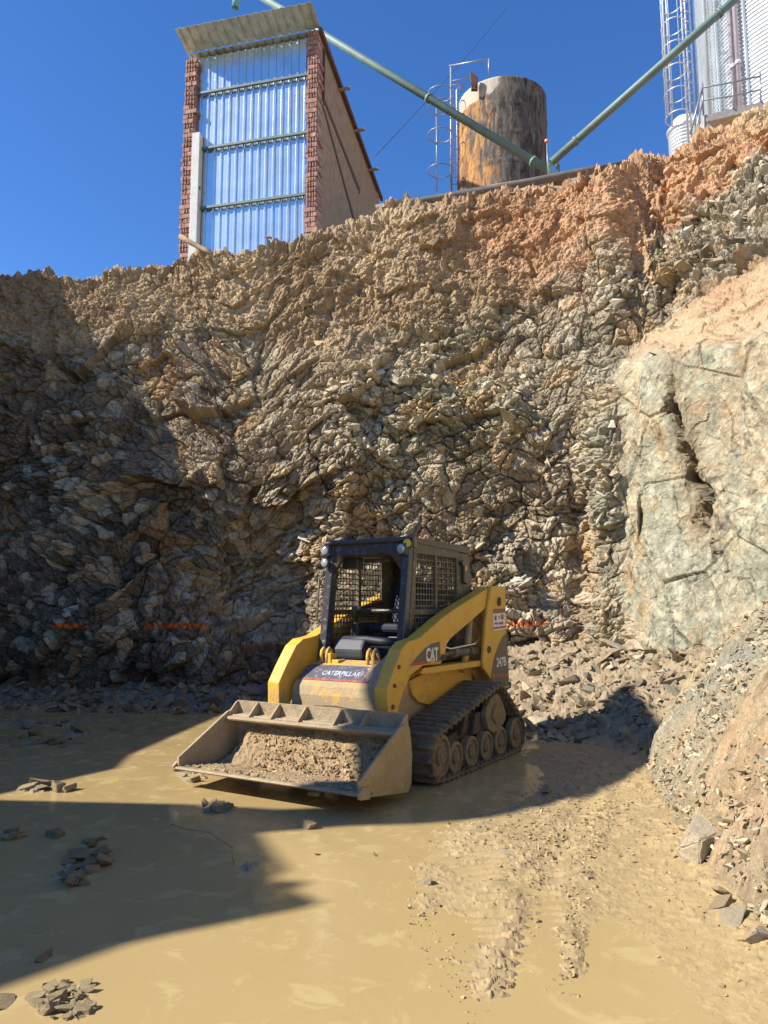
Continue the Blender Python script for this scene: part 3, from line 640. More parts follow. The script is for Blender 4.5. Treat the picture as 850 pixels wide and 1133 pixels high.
# ================================================================== RIGHT RUBBLE BANK
def bank_h(x, y):
    d = np.maximum(x-toe_x(y), 0)
    z = 1.50*d**0.76
    bx = np.interp(y, [0, 3, 4.5, 5.6, 6.4, 7.0, 7.5], [5.2, 3.9, 3.35, 2.98, 2.72, 2.62, 2.42])   # crest line
    over = x-bx
    z = z-np.clip(over, 0, 9)*2.0*sstep(-0.2, 0.6, over)
    endf = 1-sstep(6.75, 7.45, y+0.2*(x-2.4)); z = z*endf
    return z
def right_bank():
    ys = np.linspace(-2.5, 8.2, 900); ts = np.concatenate([np.linspace(-0.12, 1.6, 560), np.linspace(1.6, 4.2, 60)[1:]])
    Y = np.repeat(ys[:, None], len(ts), 1); X = toe_x(Y)+ts[None]
    f1, e1, i1 = facet(X/0.26, Y/0.30, 101, 1.0); f2, e2, i2 = facet(X/0.11, Y/0.13, 102, 1.1); f3, e3, i3 = facet(X/0.045, Y/0.05, 103, 1.1); f4, e4, i4 = facet(X/0.02, Y/0.024, 106, 1.1)
    big = fbm(X*1.3, Y*1.3, 104, 4); mid = fbm(X*5, Y*5, 105, 4)
    z = bank_h(X, Y)
    k = sstep(0.0, 0.25, z)
    stone = sstep(-0.3, 0.4, fbm(X*1.2, Y*1.2, 110, 3)+0.15)
    z = z+k*(0.13*big+0.05*mid)+(0.2+0.8*k)*(0.03*f1*stone+0.026*f2*(0.3+0.7*stone)+0.016*f3+0.007*f4)
    z = np.where(ts[None] < -0.02, z-0.08, z)
    off = sstep(0.4, 2.5, z); X2 = X+0.0*off
    hue = fbm(X*1.1, Y*0.9, 107, 4)
    c1 = np.array([0.44, 0.345, 0.225]); c2 = np.array([0.40, 0.355, 0.27]); c3 = np.array([0.56, 0.32, 0.19]); c4 = np.array([0.34, 0.34, 0.31])
    C = c1+(c2-c1)*sstep(-0.2, 0.5, hue)[..., None]
    hr = sstep(0.12, 0.45, fbm(X*0.9+9, Y*0.8, 108, 4)); hr = np.maximum(hr, np.exp(-((X-2.05)/0.35)**2-((Y-3.7)/0.6)**2)*0.8)
    C = C+(c3-C)*(hr*0.7)[..., None]
    gz = np.exp(-((X-(2.35+0.18*(6.3-Y)))/0.16)**2)*(1-sstep(6.4, 6.9, Y))*sstep(4.2, 5.2, Y); C = C+(c4-C)*(gz*0.8)[..., None]
    C = C*(0.70+0.35*i2+0.25*i3)[..., None]
    o = grid_mesh('rubble_bank', np.stack([X2, Y, z], -1), C, M['bank'], flip=False)
    tag(o, kind='structure')
right_bank()

# ================================================================== STONES
def rock_mesh(seed, rough=0.35, sub=3, flat=1.0):
    r = random.Random(seed); bm = bmesh.new()
    ax_ = (r.uniform(0.75, 1.35), r.uniform(0.6, 1.0), r.uniform(0.5, 1.0))
    for _ in range(8 if sub < 3 else 11):
        v = Vector((r.choice((-1, 1))*r.uniform(0.35, 1)*ax_[0], r.choice((-1, 1))*r.uniform(0.35, 1)*ax_[1], r.choice((-1, 1))*r.uniform(0.35, 1)*ax_[2])); bm.verts.new(v)
    g = bmesh.ops.convex_hull(bm, input=bm.verts[:])
    bmesh.ops.delete(bm, geom=[e for e in g['geom_interior'] if isinstance(e, bmesh.types.BMVert)], context='VERTS')
    if sub >= 3:
        bmesh.ops.bevel(bm, geom=bm.edges[:], offset=0.05, segments=1, affect='EDGES')
        bmesh.ops.triangulate(bm, faces=bm.faces[:]); bmesh.ops.subdivide_edges(bm, edges=bm.edges[:], cuts=2, use_grid_fill=True)
        for v in bm.verts: v.co += v.co.normalized()*r.uniform(-1, 1)*0.022
    bmesh.ops.triangulate(bm, faces=bm.faces[:]); bm.verts.index_update()
    for v in bm.verts: v.co.z *= flat
    me = bpy.data.meshes.new('stone'); bm.to_mesh(me); bm.free(); return me
def stone_mat(name, col):
    m, nt, p = newmat(name); v = coords(nt); n = noise(nt, 3, 7, 0.7, v); n2 = noise(nt, 14, 5, 0.7, v)
    oi = nt.nodes.new('ShaderNodeObjectInfo')
    c = mixc(nt, n.outputs[0], [x*0.7 for x in col], [x*1.25 for x in col])
    c = mixc(nt, oi.outputs['Random'], c, [x*0.75 for x in col]); lnk(nt, c, p.inputs['Base Color'])
    p.inputs['Roughness'].default_value = 0.85; b = bump(nt, n.outputs[0], 0.5, 0.2, p); bump(nt, n2.outputs[0], 0.5, 0.06, p, b); return m
M['stone'] = stone_mat('grey_tan_stone', (0.42, 0.32, 0.17)); M['stone_mud'] = stone_mat('mud_wet_stone', (0.33, 0.235, 0.11)); M['stone_pale'] = stone_mat('pale_stone', (0.50, 0.41, 0.27))
ROCKS = {}
def rocklib(mat, flat):
    key = (mat, flat)
    if key not in ROCKS:
        L = []
        for i in range(6):
            me = rock_mesh(900+i*7+int(flat*10), flat=flat); me.materials.append(M[mat]); L.append(me)
        ROCKS[key] = L
    return ROCKS[key]
def stone(px, py, size, label, group=None, mat='stone', flat=0.55, z=0.0, sink=0.3, loc=None, asp=1.0, tilt=0.5):
    me = rnd.choice(rocklib(mat, flat)); o = bpy.data.objects.new('stone', me); COL.objects.link(o)
    p = Vector(loc) if loc is not None else atz(px, py, z)
    o.scale = (size*rnd.uniform(0.8, 1.25)*asp, size*rnd.uniform(0.7, 1.1), size*rnd.uniform(0.8, 1.2))
    o.location = p+Vector((0, 0, size*flat*(1-2*sink)*0.6)); o.rotation_euler = (rnd.uniform(-tilt, tilt), rnd.uniform(-tilt, tilt), rnd.uniform(0, 6.28))
    tag(o, label, 'stone', group); return o
def heap(n, cx, cy, rx, ry, s0, s1, label, group, mat='stone', flat=0.55):
    for i in range(n):
        a = rnd.uniform(0, 6.28); q = math.sqrt(rnd.random())
        stone(cx+rx*q*math.cos(a), cy+ry*q*math.sin(a), rnd.uniform(s0, s1), label, group, mat, flat, z=rnd.uniform(0, 0.03)*(1-q))
heap(46, 72, 1108, 32, 24, 0.012, 0.034, 'small tan stone in the sunlit heap at the bottom left corner', 'stones in the corner heap', 'stone', 0.45)
heap(20, 100, 948, 26, 20, 0.03, 0.065, 'muddy stone in the shaded heap in the middle of the big shadow', 'stones in the shaded heap', 'stone_mud')
heap(7, 80, 975, 18, 6, 0.03, 0.06, 'muddy stone in the shaded heap in the middle of the big shadow', 'stones in the shaded heap', 'stone_mud')
heap(9, 238, 893, 20, 6, 0.03, 0.055, 'muddy stone poking from the puddle just below the bucket lip', 'stones below the bucket lip', 'stone_mud')
heap(10, 212, 858, 26, 9, 0.03, 0.055, 'tan rock chip spilled at the left corner of the bucket', 'chips at the bucket corner', 'stone_pale', 0.45)
heap(8, 52, 872, 24, 4, 0.05, 0.09, 'flat stone lying in the strip of sunlit water left of the bucket', 'stones in the sunlit strip', 'stone')
heap(12, 40, 822, 48, 9, 0.05, 0.10, 'dark flat stone in shaded water near the left cliff foot', 'stones in the shaded water', 'stone_mud')
heap(10, 85, 806, 60, 7, 0.05, 0.10, 'dark flat stone in shaded water near the left cliff foot', 'stones in the shaded water', 'stone_mud')
heap(5, 14, 920, 15, 8, 0.04, 0.075, 'stone at the left photo edge inside the big shadow', 'stones at the left edge', 'stone')
stone(45, 870, 0.13, 'largest flat stone in the sunlit strip of water left of the bucket', mat='stone', flat=0.55)
stone(61, 925, 0.07, 'lone flat stone between the left edge and the shaded heap', mat='stone_mud')
stone(48, 1060, 0.05, 'lone dark stone above the corner heap inside the big shadow', mat='stone_mud')
stone(8, 1110, 0.05, 'lone tan stone left of the corner heap', mat='stone')
stone(342, 916, 0.055, 'lone grey stone on sunlit mud below the bucket shadow', mat='stone', flat=1.0)
stone(352, 946, 0.018, 'tiny pebble on smooth mud below the lone grey stone', mat='stone')
stone(415, 947, 0.022, 'tiny pebble on smooth mud in front of the bucket right end', mat='stone')
stone(562, 951, 0.055, 'tan stone on churned mud left of the main track rut', mat='stone_pale')
stone(471, 977, 0.04, 'pale flat stone on smooth mud left of the tan stone', mat='stone_pale')
stone(540, 965, 0.02, 'pebble between the pale flat stone and the tan stone', mat='stone')
stone(768, 946, 0.19, 'large upright tan boulder at the foot of the right bank', mat='stone_pale', flat=1.0, sink=0.0, tilt=0.25, z=0.06)
stone(762, 962, 0.10, 'smaller boulder leaning against the large upright tan boulder', mat='stone_pale', flat=0.8)
stone(798, 1000, 0.055, 'brown stone on the bank foot below the tan boulders', mat='stone', flat=0.8, z=0.06)
stone(812, 1018, 0.075, 'angular white stone on the bank foot near the right edge', mat='stone_pale', flat=0.9, z=0.05)
stone(842, 1048, 0.085, 'white grey block at the right edge of the photo on the bank foot', mat='stone_pale', flat=1.0, z=0.04)
stone(795, 985, 0.05, 'flat slab stone beside the dark clods on the bank foot', mat='stone', z=0.08)
stone(773, 1005, 0.04, 'stone lying in mud just left of the bank foot stones', mat='stone')
stone(604, 879, 0.06, 'tan stone in the machine shadow behind the tracks', mat='stone', flat=0.6)

def scatter(name, label, n, fn, s0, s1, mat, seed, pw=2.2):
    """many small pieces as one object: nobody could count them"""
    r = random.Random(seed); bases = []
    for k in range(12):
        me = rock_mesh(3000+k, sub=1 if s1 < 0.05 else 2, flat=0.7); bases.append((np.array([v.co[:] for v in me.vertices]), np.array([p.vertices[:] for p in me.polygons]))); bpy.data.meshes.remove(me)
    V, F, Cc, off = [], [], [], 0
    Q = [q for q in (fn(r) for _ in range(n)) if q is not None]
    need = [i for i, q in enumerate(Q) if q[0][2] is None]
    if need:
        zz = ground_fn(np.array([Q[i][0][0] for i in need]), np.array([Q[i][0][1] for i in need]))[0]
        for i, z_ in zip(need, zz): Q[i] = ((Q[i][0][0], Q[i][0][1], max(float(z_), -0.008)), Q[i][1])
    for q in Q:
        loc, col = q; bv, bf = bases[r.randrange(12)]
        s = s0+(s1-s0)*r.random()**pw
        a, b, c = r.uniform(0, 6.28), r.uniform(-.7, .7), r.uniform(-.7, .7)
        m = np.array((Matrix.Rotation(a, 3, 'Z') @ Matrix.Rotation(b, 3, 'X') @ Matrix.Rotation(c, 3, 'Y')))
        v = (bv*[s*r.uniform(.7, 1.4), s*r.uniform(.7, 1.2), s*r.uniform(.6, 1.1)]) @ m.T+np.array(loc)+[0, 0, s*0.2]
        V.append(v); F.append(bf+off); off += len(v); g = r.uniform(0.7, 1.25); Cc.append(np.repeat((np.array(col)*g)[None], len(v), 0))
    V = np.concatenate(V); F = np.concatenate(F); Cc = np.concatenate(Cc)
    me = bpy.data.meshes.new(name); me.vertices.add(len(V)); me.vertices.foreach_set('co', V.reshape(-1).astype(np.float32))
    nf = len(F); me.loops.add(nf*3); me.loops.foreach_set('vertex_index', F.reshape(-1).astype(np.int32)); me.polygons.add(nf)
    me.polygons.foreach_set('loop_start', (np.arange(nf)*3).astype(np.int32)); me.polygons.foreach_set('loop_total', np.full(nf, 3, np.int32)); me.polygons.foreach_set('use_smooth', np.zeros(nf, bool)); me.update(calc_edges=True)
    ca = me.color_attributes.new('Col', 'FLOAT_COLOR', 'POINT'); A = np.ones((len(V), 4), np.float32); A[:, :3] = np.clip(Cc, .01, .9); ca.data.foreach_set('color', A.reshape(-1))
    me.materials.append(mat); o = bpy.data.objects.new(name, me); COL.objects.link(o); tag(o, label, name, kind='stuff'); return o
PAL = [(0.46, 0.37, 0.25), (0.38, 0.33, 0.24), (0.52, 0.45, 0.34), (0.33, 0.30, 0.24), (0.42, 0.31, 0.21)]
def f_bank(r):
    y = r.uniform(1.5, 7.2); x = float(toe_x(np.array(y)))+r.random()**1.5*2.0-0.1
    z = float(bank_h(np.array(x), np.array(y)))
    return (x, y, z+0.02), r.choice(PAL)
scatter('rubble', 'loose rock chips covering the right hand bank', 16000, f_bank, 0.004, 0.034, M['bank2'], 5, 4.0)
def f_talus(r):
    px = r.uniform(520, 800); yb = float(np.interp(px, KP, YB)); y = yb-r.uniform(0, 2.7)*r.uniform(.6, 1)
    x = (px-425)/FPX*(y*math.cos(PITCH)-CH*math.sin(PITCH))
    return (x, y, None), np.array(r.choice(PAL))*0.70
def f_talus_left(r):
    px = r.uniform(-20, 540); yb = float(np.interp(px, KP, YB)); y = yb-r.uniform(0, 1.5)
    x = (px-425)/FPX*(y*math.cos(PITCH)-CH*math.sin(PITCH))
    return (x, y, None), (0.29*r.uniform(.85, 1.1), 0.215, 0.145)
scatter('fallen_rock', 'fallen rock fragments heaped along the foot of the cliff right of the loader', 1500, f_talus, 0.008, 0.10, M['bank2'], 6, 3.5)
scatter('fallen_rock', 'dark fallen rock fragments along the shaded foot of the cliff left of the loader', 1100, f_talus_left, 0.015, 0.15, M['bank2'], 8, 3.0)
wts = np.clip(CL['w'], 0, np.percentile(CL['w'], 98)); cdf = np.cumsum(wts); cdf /= cdf[-1]
def f_face(r):
    i = int(np.searchsorted(cdf, r.random()))
    if abs(CL['P'][i][2]-1.14) < 0.13: return None
    return CL['P'][i]-CL['N'][i]*0.022, CL['C'][i]*r.uniform(0.85, 1.25)
scatter('rock_fragments', 'angular rock fragments sticking out all over the cliff face', 6500, f_face, 0.014, 0.105, M['bank2'], 12, 3.2)
def f_clods(r):
    k = r.random()
    if k < 0.45: px, py = r.gauss(615, 55), r.gauss(905, 35)
    elif k < 0.62: t = r.random(); px, py = 452+t*80+r.gauss(0, 12), 1010+t*125+r.gauss(0, 10)
    elif k < 0.8: t = r.random(); px, py = 640-t*45+r.choice((-26, 22))+r.gauss(0, 8), 900+t*200
    elif k < 0.86: px, py = r.uniform(440, 760), 870+250*r.random()**1.5
    else: y = r.uniform(2.8, 6.8); x = float(toe_x(np.array(y)))-abs(r.gauss(0, 0.14)); return (x, y, None), (0.40, 0.30, 0.19)
    if py < 800 or py > 1180: return None
    p = atz(px, py)
    return (p.x, p.y, None), (0.40, 0.31, 0.175)
scatter('mud_clods', 'small clods of churned mud along the track ruts', 4500, f_clods, 0.002, 0.016, M['bank2'], 9, 3.0)

# thin wire lying in the puddle
mb = MB(); mb.tube([atz(190, 912, .012), atz(205, 917, .03), atz(232, 921, .035), atz(258, 938, .03), atz(257, 946, .05), atz(259, 955, .004)], 0.0035, 5)
tag(mb.build('bent_wire', 'wood'), 'thin bent wire lying on the muddy water in front of the bucket', 'wire')

# ================================================================== TRACK LOADER
LM = empty('track_loader', (0.055, 7.267, 0.0), math.atan2(-math.cos(R(31.56)), -math.sin(R(31.56))))
tag(LM, 'yellow compact loader on rubber tracks with mesh sided cab and wide front bucket', 'loader')

# --- body
b = MB(); b.prism([(0.50, 0.22), (0.50, 0.72), (0.36, 0.86), (-0.80, 0.86), (-1.18, 0.80), (-1.18, 0.30), (-0.9, 0.22)], -0.43, 0.43)
body = b.build('chassis', 'yellow_muddy', LM, 0.015)
for s in (-1, 1):
    b = MB(); b.prism([(0.46, 0.77), (0.40, 0.66), (0.28, 0.58), (0.10, 0.54), (-0.80, 0.54), (-0.80, 0.82), (0.14, 0.825)], s*0.433, s*0.462)
    b.build('side_panel', 'yellow', LM, 0.006)
    b = MB(); b.prism([(0.50, 0.845), (0.44, 0.885), (-0.72, 0.885), (-0.72, 0.83), (0.42, 0.83)], s*0.44, s*0.60)
    b.build('side_ledge', 'yellow', LM, 0.008)
# engine cover and rear door
b = MB(); b.prism([(-0.80, 0.86), (-0.80, 1.30), (-0.95, 1.42), (-1.22, 1.40), (-1.28, 1.2), (-1.28, 0.40), (-1.18, 0.35)], -0.44, 0.44)
b.build('engine_cover', 'yellow_muddy', LM, 0.02)
# front hood
hp = [(0.86, 0.50), (0.88, 0.55), (0.885, 0.66), (0.865, 0.73), (0.83, 0.775), (0.70, 0.86), (0.60, 0.90), (0.44, 0.93), (0.44, 0.50)]
b = MB(); b.prism(hp, -0.455, 0.455); hood = b.build('front_hood', 'yellow_muddy', LM, 0.012)
# opening arch under the hood
b = MB(); b.prism([(-0.36, 0.44), (-0.36, 0.54), (-0.20, 0.575), (0.0, 0.585), (0.22, 0.565), (0.36, 0.53), (0.36, 0.44)], 0.45, 0.8885, 'x'); b.build('hood_opening', 'frame', hood)
# faded decal band on the sloping face
def slope(y, t, off=0.0):    # t 0 at lower edge (x .83,z .775) to 1 at (.60,.90)
    if t < 0.55: k = t/0.55; x, z = 0.83+(0.70-0.83)*k, 0.775+(0.86-0.775)*k
    else: k = (t-0.55)/0.45; x, z = 0.70+(0.60-0.70)*k, 0.86+(0.90-0.86)*k
    return Vector((x+0.5*off, y, z+0.85*off))
def band(t0, t1, y0, y1, off, mat, name):
    vs = []; fs = []; n = 8
    for i in range(n+1):
        t = t0+(t1-t0)*i/n; vs += [slope(y0, t, off), slope(y1, t, off), slope(y1, t, -0.004), slope(y0, t, -0.004)]
    for i in range(n):
        a = i*4; fs += [(a, a+1, a+5, a+4), (a+1, a+2, a+6, a+5), (a+2, a+3, a+7, a+6), (a+3, a, a+4, a+7)]
    fs += [(0, 3, 2, 1), (4*n, 4*n+1, 4*n+2, 4*n+3)]
    mbb = MB(); mbb._faces(vs, fs); return mbb.build(name, mat, hood)
band(0.10, 0.88, -0.44, 0.40, 0.004, 'hoodblue', 'decal_band')
band(0.0, 0.095, -0.44, 0.40, 0.005, 'redbrown', 'decal_stripe')
zd = (slope(0, 0.5)-slope(0, 0.05)).normalized()
o_ = slope(-0.03, 0.34, 0.0065)
lettering('CATERPILLAR', 0.080, 0.0012, 'whitemud', hood, o_, (0, 1, 0), zd, sx=0.80, bold=0.0016)
# mud pile on right of the hood, against the arm
b = MB()
n = 16
vs = []
for i in range(n+1):
    for j in range(n+1):
        u, v_ = i/n, j/n; x = 0.86-0.44*u; y = 0.14+0.31*v_
        base = np.interp(x, [0.44, 0.60, 0.70, 0.83, 0.88], [0.93, 0.90, 0.86, 0.775, 0.70])
        hgt = 0.16*math.exp(-((v_-1)/0.55)**2-((u-0.55)/0.38)**2)+0.012*rnd.uniform(-1, 1)-0.012
        vs.append((x, y, base+hgt))
b._faces(vs, [(i*(n+1)+j, i*(n+1)+j+1, (i+1)*(n+1)+j+1, (i+1)*(n+1)+j) for i in range(n) for j in range(n)])
b.build('caked_mud', 'dirt', hood)
# front lifting eyes with tie loops
for y in (-0.36, -0.30, 0.13, 0.19):
    b = MB(); b.tube([(0.58, y, 0.88), (0.585, y, 0.97), (0.575, y, 1.01), (0.55, y, 1.03), (0.52, y, 1.01), (0.505, y, 0.97), (0.50, y, 0.88)], 0.016, 8); b.build('tie_loop', 'yellow_muddy', LM)
b = MB(); b.box((0.54, -0.28, 0.92), (0.10, 0.05, 0.14)); b.box((0.52, -0.24, 0.90), (0.12, 0.12, 0.07)); b.build('hinge_bracket', 'yellow', LM, 0.008)

# --- lift arms and rear towers
ARM = [(1.02, 0.52), (0.88, 0.52), (0.86, 0.60), (0.78, 0.72), (0.66, 0.84), (0.45, 0.905), (0.13, 0.90), (0.05, 0.97), (0.0, 1.09), (-0.80, 1.37), (-0.98, 1.47), (-0.98, 1.56), (-0.87, 1.575), (-0.18, 1.385), (-0.10, 1.36), (0.09, 1.30), (0.50, 1.14), (0.60, 1.125), (0.70, 1.115), (0.80, 1.06), (0.93, 0.90), (1.03, 0.76)]
TOW = [(-0.92, 1.605), (-1.27, 1.61), (-1.30, 0.95), (-1.33, 0.58), (-0.90, 0.58), (-0.885, 0.69), (-0.71, 0.81), (-0.69, 0.87), (-0.77, 1.25)]
for s in (-1, 1):
    b = MB(); b.prism(ARM, s*0.475, s*0.60); arm = b.build('lift_arm', 'yellow', LM, 0.012)
    # upright behind the cab
    b = MB(); b.prism(TOW, s*0.603, s*0.63); tow = b.build('rear_upright', 'yellow', LM, 0.006)
    b = MB(); b.prism([(x*1.0+0.02, z) for x, z in TOW if True], s*0.44, s*0.472); b.build('upright_inner_plate', 'yellow_muddy', tow, 0.004)
    b = MB(); b.cyl((-1.09, s*0.615, 1.44), (-1.09, s*0.647, 1.44), 0.032); b.cyl((-1.09, s*0.64, 1.475), (-1.09, s*0.652, 1.475), 0.022, 12); b.build('pivot_pin', 'frame', tow)
    b = MB(); b.cyl((-0.83, s*0.615, 0.985), (-0.83, s*0.642, 0.985), 0.034); b.build('pivot_pin', 'frame', tow)
    # decal on upright
    b = MB(); b.prism([(-0.875, 0.74), (-0.93, 0.86), (-0.99, 0.94), (-1.08, 1.03), (-1.18, 1.10), (-1.293, 1.14), (-1.318, 0.72)], s*0.6295, s*0.632); dec = b.build('model_decal', 'decal', tow)
    b = MB(); b.prism([(-0.87, 0.715), (-0.875, 0.738), (-1.318, 0.718), (-1.319, 0.695)], s*0.6295, s*0.6325); b.build('decal_stripe', 'redbrown', tow)
    b = MB(); b.prism([(-0.90, 0.60), (-0.88, 0.685), (-0.87, 0.713), (-1.320, 0.693), (-1.325, 0.60)], s*0.6295, s*0.632); b.build('lower_decal', 'decal', tow)
    lettering('247B', 0.125, 0.0012, 'white', tow, (-1.125, s*0.6345, 0.845), (-s, 0, 0), (0, 0, 1), sx=0.95, bold=0.003)
    # swoosh plate with lettering on the arm
    b = MB(); b.prism([(0.665, 0.925), (0.55, 0.99), (0.42, 1.048), (0.30, 1.082), (0.155, 1.095), (0.135, 0.925)], s*0.599, s*0.6025); b.build('maker_decal', 'decal', arm)
    b = MB(); b.prism([(0.685, 0.915), (0.64, 0.94), (0.40, 0.942), (0.38, 0.918)], s*0.6022, s*0.6045); b.build('decal_stripe', 'red', arm)
    lettering('CAT', 0.155, 0.0012, 'white', arm, (0.30, s*0.6045, 0.985), (-s, 0, 0), (0, 0, 1), sx=0.72, bold=0.005)
    b = MB(); b.prism([(0.345, 0.925), (0.265, 0.925), (0.305, 0.962)], s*0.6060, s*0.6085); b.build('letter_triangle', 'amber', arm)
    for x, z, r_ in ((0.955, 0.62, 0.018), (0.93, 0.78, 0.016), (0.86, 0.92, 0.016), (0.10, 0.955, 0.030), (0.985, 0.56, 0.014)):
        b = MB(); b.cyl((x, s*0.595, z), (x, s*0.612, z), r_, 14); b.build('pin', 'frame', arm)
    # rear link between chassis and arm
    b = MB(); b.tube([(-0.42, s*0.53, 0.80), (-0.55, s*0.53, 1.0), (-0.62, s*0.53, 1.36)], 0.035, 10); b.build('rear_link', 'yellow_muddy', LM)
    # lift cylinder lying along the sill
    b = MB(); b.cyl((-0.22, s*0.545, 0.985), (-0.74, s*0.545, 0.975), 0.043); b.cyl((-0.20, s*0.545, 0.985), (-0.24, s*0.545, 0.985), 0.050); b.cyl((-0.52, s*0.545, 0.98), (-0.56, s*0.545, 0.98), 0.052); cy = b.build('lift_cylinder', 'cyl', LM)
    b = MB(); b.cyl((0.10, s*0.545, 0.965), (-0.20, s*0.545, 0.985), 0.024); b.build('cylinder_rod', 'cyl', cy)
    b = MB(); b.tube([(0.05, s*0.57, 1.05), (-0.10, s*0.575, 1.02), (-0.40, s*0.575, 1.035), (-0.62, s*0.575, 1.045), (-0.72, s*0.575, 1.10)], 0.011, 7); b.tube([(-0.55, s*0.52, 1.30), (-0.30, s*0.52, 1.18), (-0.05, s*0.53, 1.04)], 0.013, 7); b.build('hydraulic_hose', 'chrome', LM)
    # lower tilt/front plate bracket joining arm to coupler
    b = MB(); b.prism([(1.03, 0.56), (0.88, 0.56), (0.93, 0.28), (1.06, 0.16), (1.11, 0.22), (1.10, 0.44)], s*0.44, s*0.56); b.build('arm_toe', 'yellow_muddy', LM, 0.01)
# paper warning label on the visible upright
b = MB(); b.prism([(-0.945, 1.375), (-1.255, 1.385), (-1.245, 1.175), (-0.955, 1.165)], 0.631, 0.6335); lab = b.build('warning_label', 'white', LM)
b = MB(); b.prism([(-0.945, 1.377), (-1.256, 1.387), (-1.254, 1.342), (-0.947, 1.332)], 0.6332, 0.635); b.prism([(-0.953, 1.198), (-1.246, 1.208), (-1.245, 1.188), (-0.955, 1.178)], 0.6332, 0.635); b.build('label_band', 'redbrown', lab)
b = MB()
for x, z, w_, h_ in ((-1.00, 1.29, 0.05, 0.05), (-1.17, 1.30, 0.06, 0.055), (-1.02, 1.235, 0.09, 0.02), (-1.14, 1.235, 0.10, 0.025), (-1.09, 1.295, 0.03, 0.03)):
    b.box((x, 0.6345, z), (w_, 0.0025, h_))
b.build('label_pictogram', 'redbrown', lab)
b = MB(); b.box((-1.1, 0, 1.52), (0.16, 0.87, 0.12)); b.build('cross_tube', 'yellow_muddy', LM, 0.02)
b = MB(); b.box((0.98, 0, 0.36), (0.09, 0.90, 0.12)); b.build('front_cross_tube', 'yellow_muddy', LM, 0.015)
for y in (-0.25, 0.25):
    b = MB(); b.cyl((0.60, y, 0.66), (0.96, y, 0.46), 0.035); b.build('tilt_cylinder', 'cyl', LM)

# --- cab (y from -0.46 to 0.42)
CY0, CY1 = -0.465, 0.425
def fx(z): return 0.50-(z-0.93)*0.14/1.05            # raked front face
b = MB()
for ya, yb_ in ((CY0, CY0+0.075), (CY1-0.075, CY1)):
    b.prism([(fx(0.90), 0.90), (fx(1.97), 1.97), (fx(1.97)-0.07, 1.97), (fx(0.90)-0.08, 0.90)], ya, yb_)
b.prism([(fx(1.90), 1.87), (fx(1.97), 1.97), (fx(1.97)-0.07, 1.97), (fx(1.9)-0.06, 1.87)], CY0+0.073, CY1-0.073)
front = b.build('cab_front_frame', 'blackpost', LM, 0.01)
# corner gussets of the front opening
b = MB()
for y0, s in ((CY0+0.075, 1), (CY1-0.075, -1)):
    b.prism([(y0, 1.88), (y0+s*0.13, 1.88), (y0, 1.70)], 0.335, 0.372, 'x')
b.build('opening_gusset', 'black', front)
b = MB(); b.prism([(0.40, 1.972), (0.40, 1.99), (0.385, 2.012), (-0.78, 2.0), (-0.86, 1.96), (-0.86, 1.93), (0.37, 1.965)], CY0-0.012, CY1+0.012)
b.build('cab_roof', 'black', LM, 0.006)
for yc, outer in ((CY1-0.02, 1), (CY0+0.02, -1)):
    y0, y1 = yc-0.02, yc+0.02
    b = MB()
    b.prism([(fx(1.95)-0.072, 1.965), (fx(1.95)-0.072, 1.87), (-0.63, 1.87), (-0.63, 1.955)], y0, y1)     # top rail
    b.prism([(-0.56, 1.87), (-0.56, 1.30), (-0.50, 1.02), (-0.50, 0.9), (-0.88, 0.9), (-0.90, 1.56), (-0.84, 1.93), (-0.63, 1.93), (-0.63, 1.87)], y0, y1)                                    # rear panel
    b.prism([(fx(1.87)-0.082, 1.87), (fx(1.87)-0.145, 1.87), (fx(0.95)-0.165, 0.95), (fx(0.95)-0.085, 0.95)], y0, y1)   # front stile
    b.prism([(fx(1.38)-0.13, 1.375), (fx(1.33)-0.13, 1.325), (-0.55, 1.325), (-0.55, 1.375)], y0, y1)       # mid rail
    b.prism([(fx(0.96)-0.1, 0.97), (fx(0.9)-0.1, 0.90), (-0.55, 0.90), (-0.55, 0.97)], y0, y1)               # sill
    b.prism([(-0.115, 1.868), (-0.155, 1.868), (-0.155, 1.377), (-0.115, 1.377)], y0, y1)
    sf = b.build('cab_side_frame', 'olive', LM, 0.006)
    b = MB(); t_ = 0.0052
    x = -0.545
    while x < 0.34:
        zt = 1.868
        if x < fx(1.4)-0.13: b.box((x, yc, (1.0+zt)/2), (t_*2, 0.006, zt-1.0))
        x += 0.052
    z = 0.99
    while z < 1.86:
        xe = fx(z)-0.13; b.box(((xe-0.55)/2, yc+0.004, z), (xe+0.55, 0.006, t_*2)); z += 0.052
    b.build('mesh_screen', 'olive', sf)
    b = MB(); b.prism([(-0.66, 1.78), (-0.60, 1.84), (-0.66, 1.86), (-0.74, 1.82), (-0.76, 1.68), (-0.72, 1.62), (-0.66, 1.64)], yc+outer*0.02, yc+outer*0.055); ms = b.build('marker_lamp', 'black', sf, 0.008)
    b = MB(); b.box((-0.69, yc+outer*0.057, 1.78), (0.035, 0.008, 0.05)); b.build('lamp_lens', 'amber', ms)
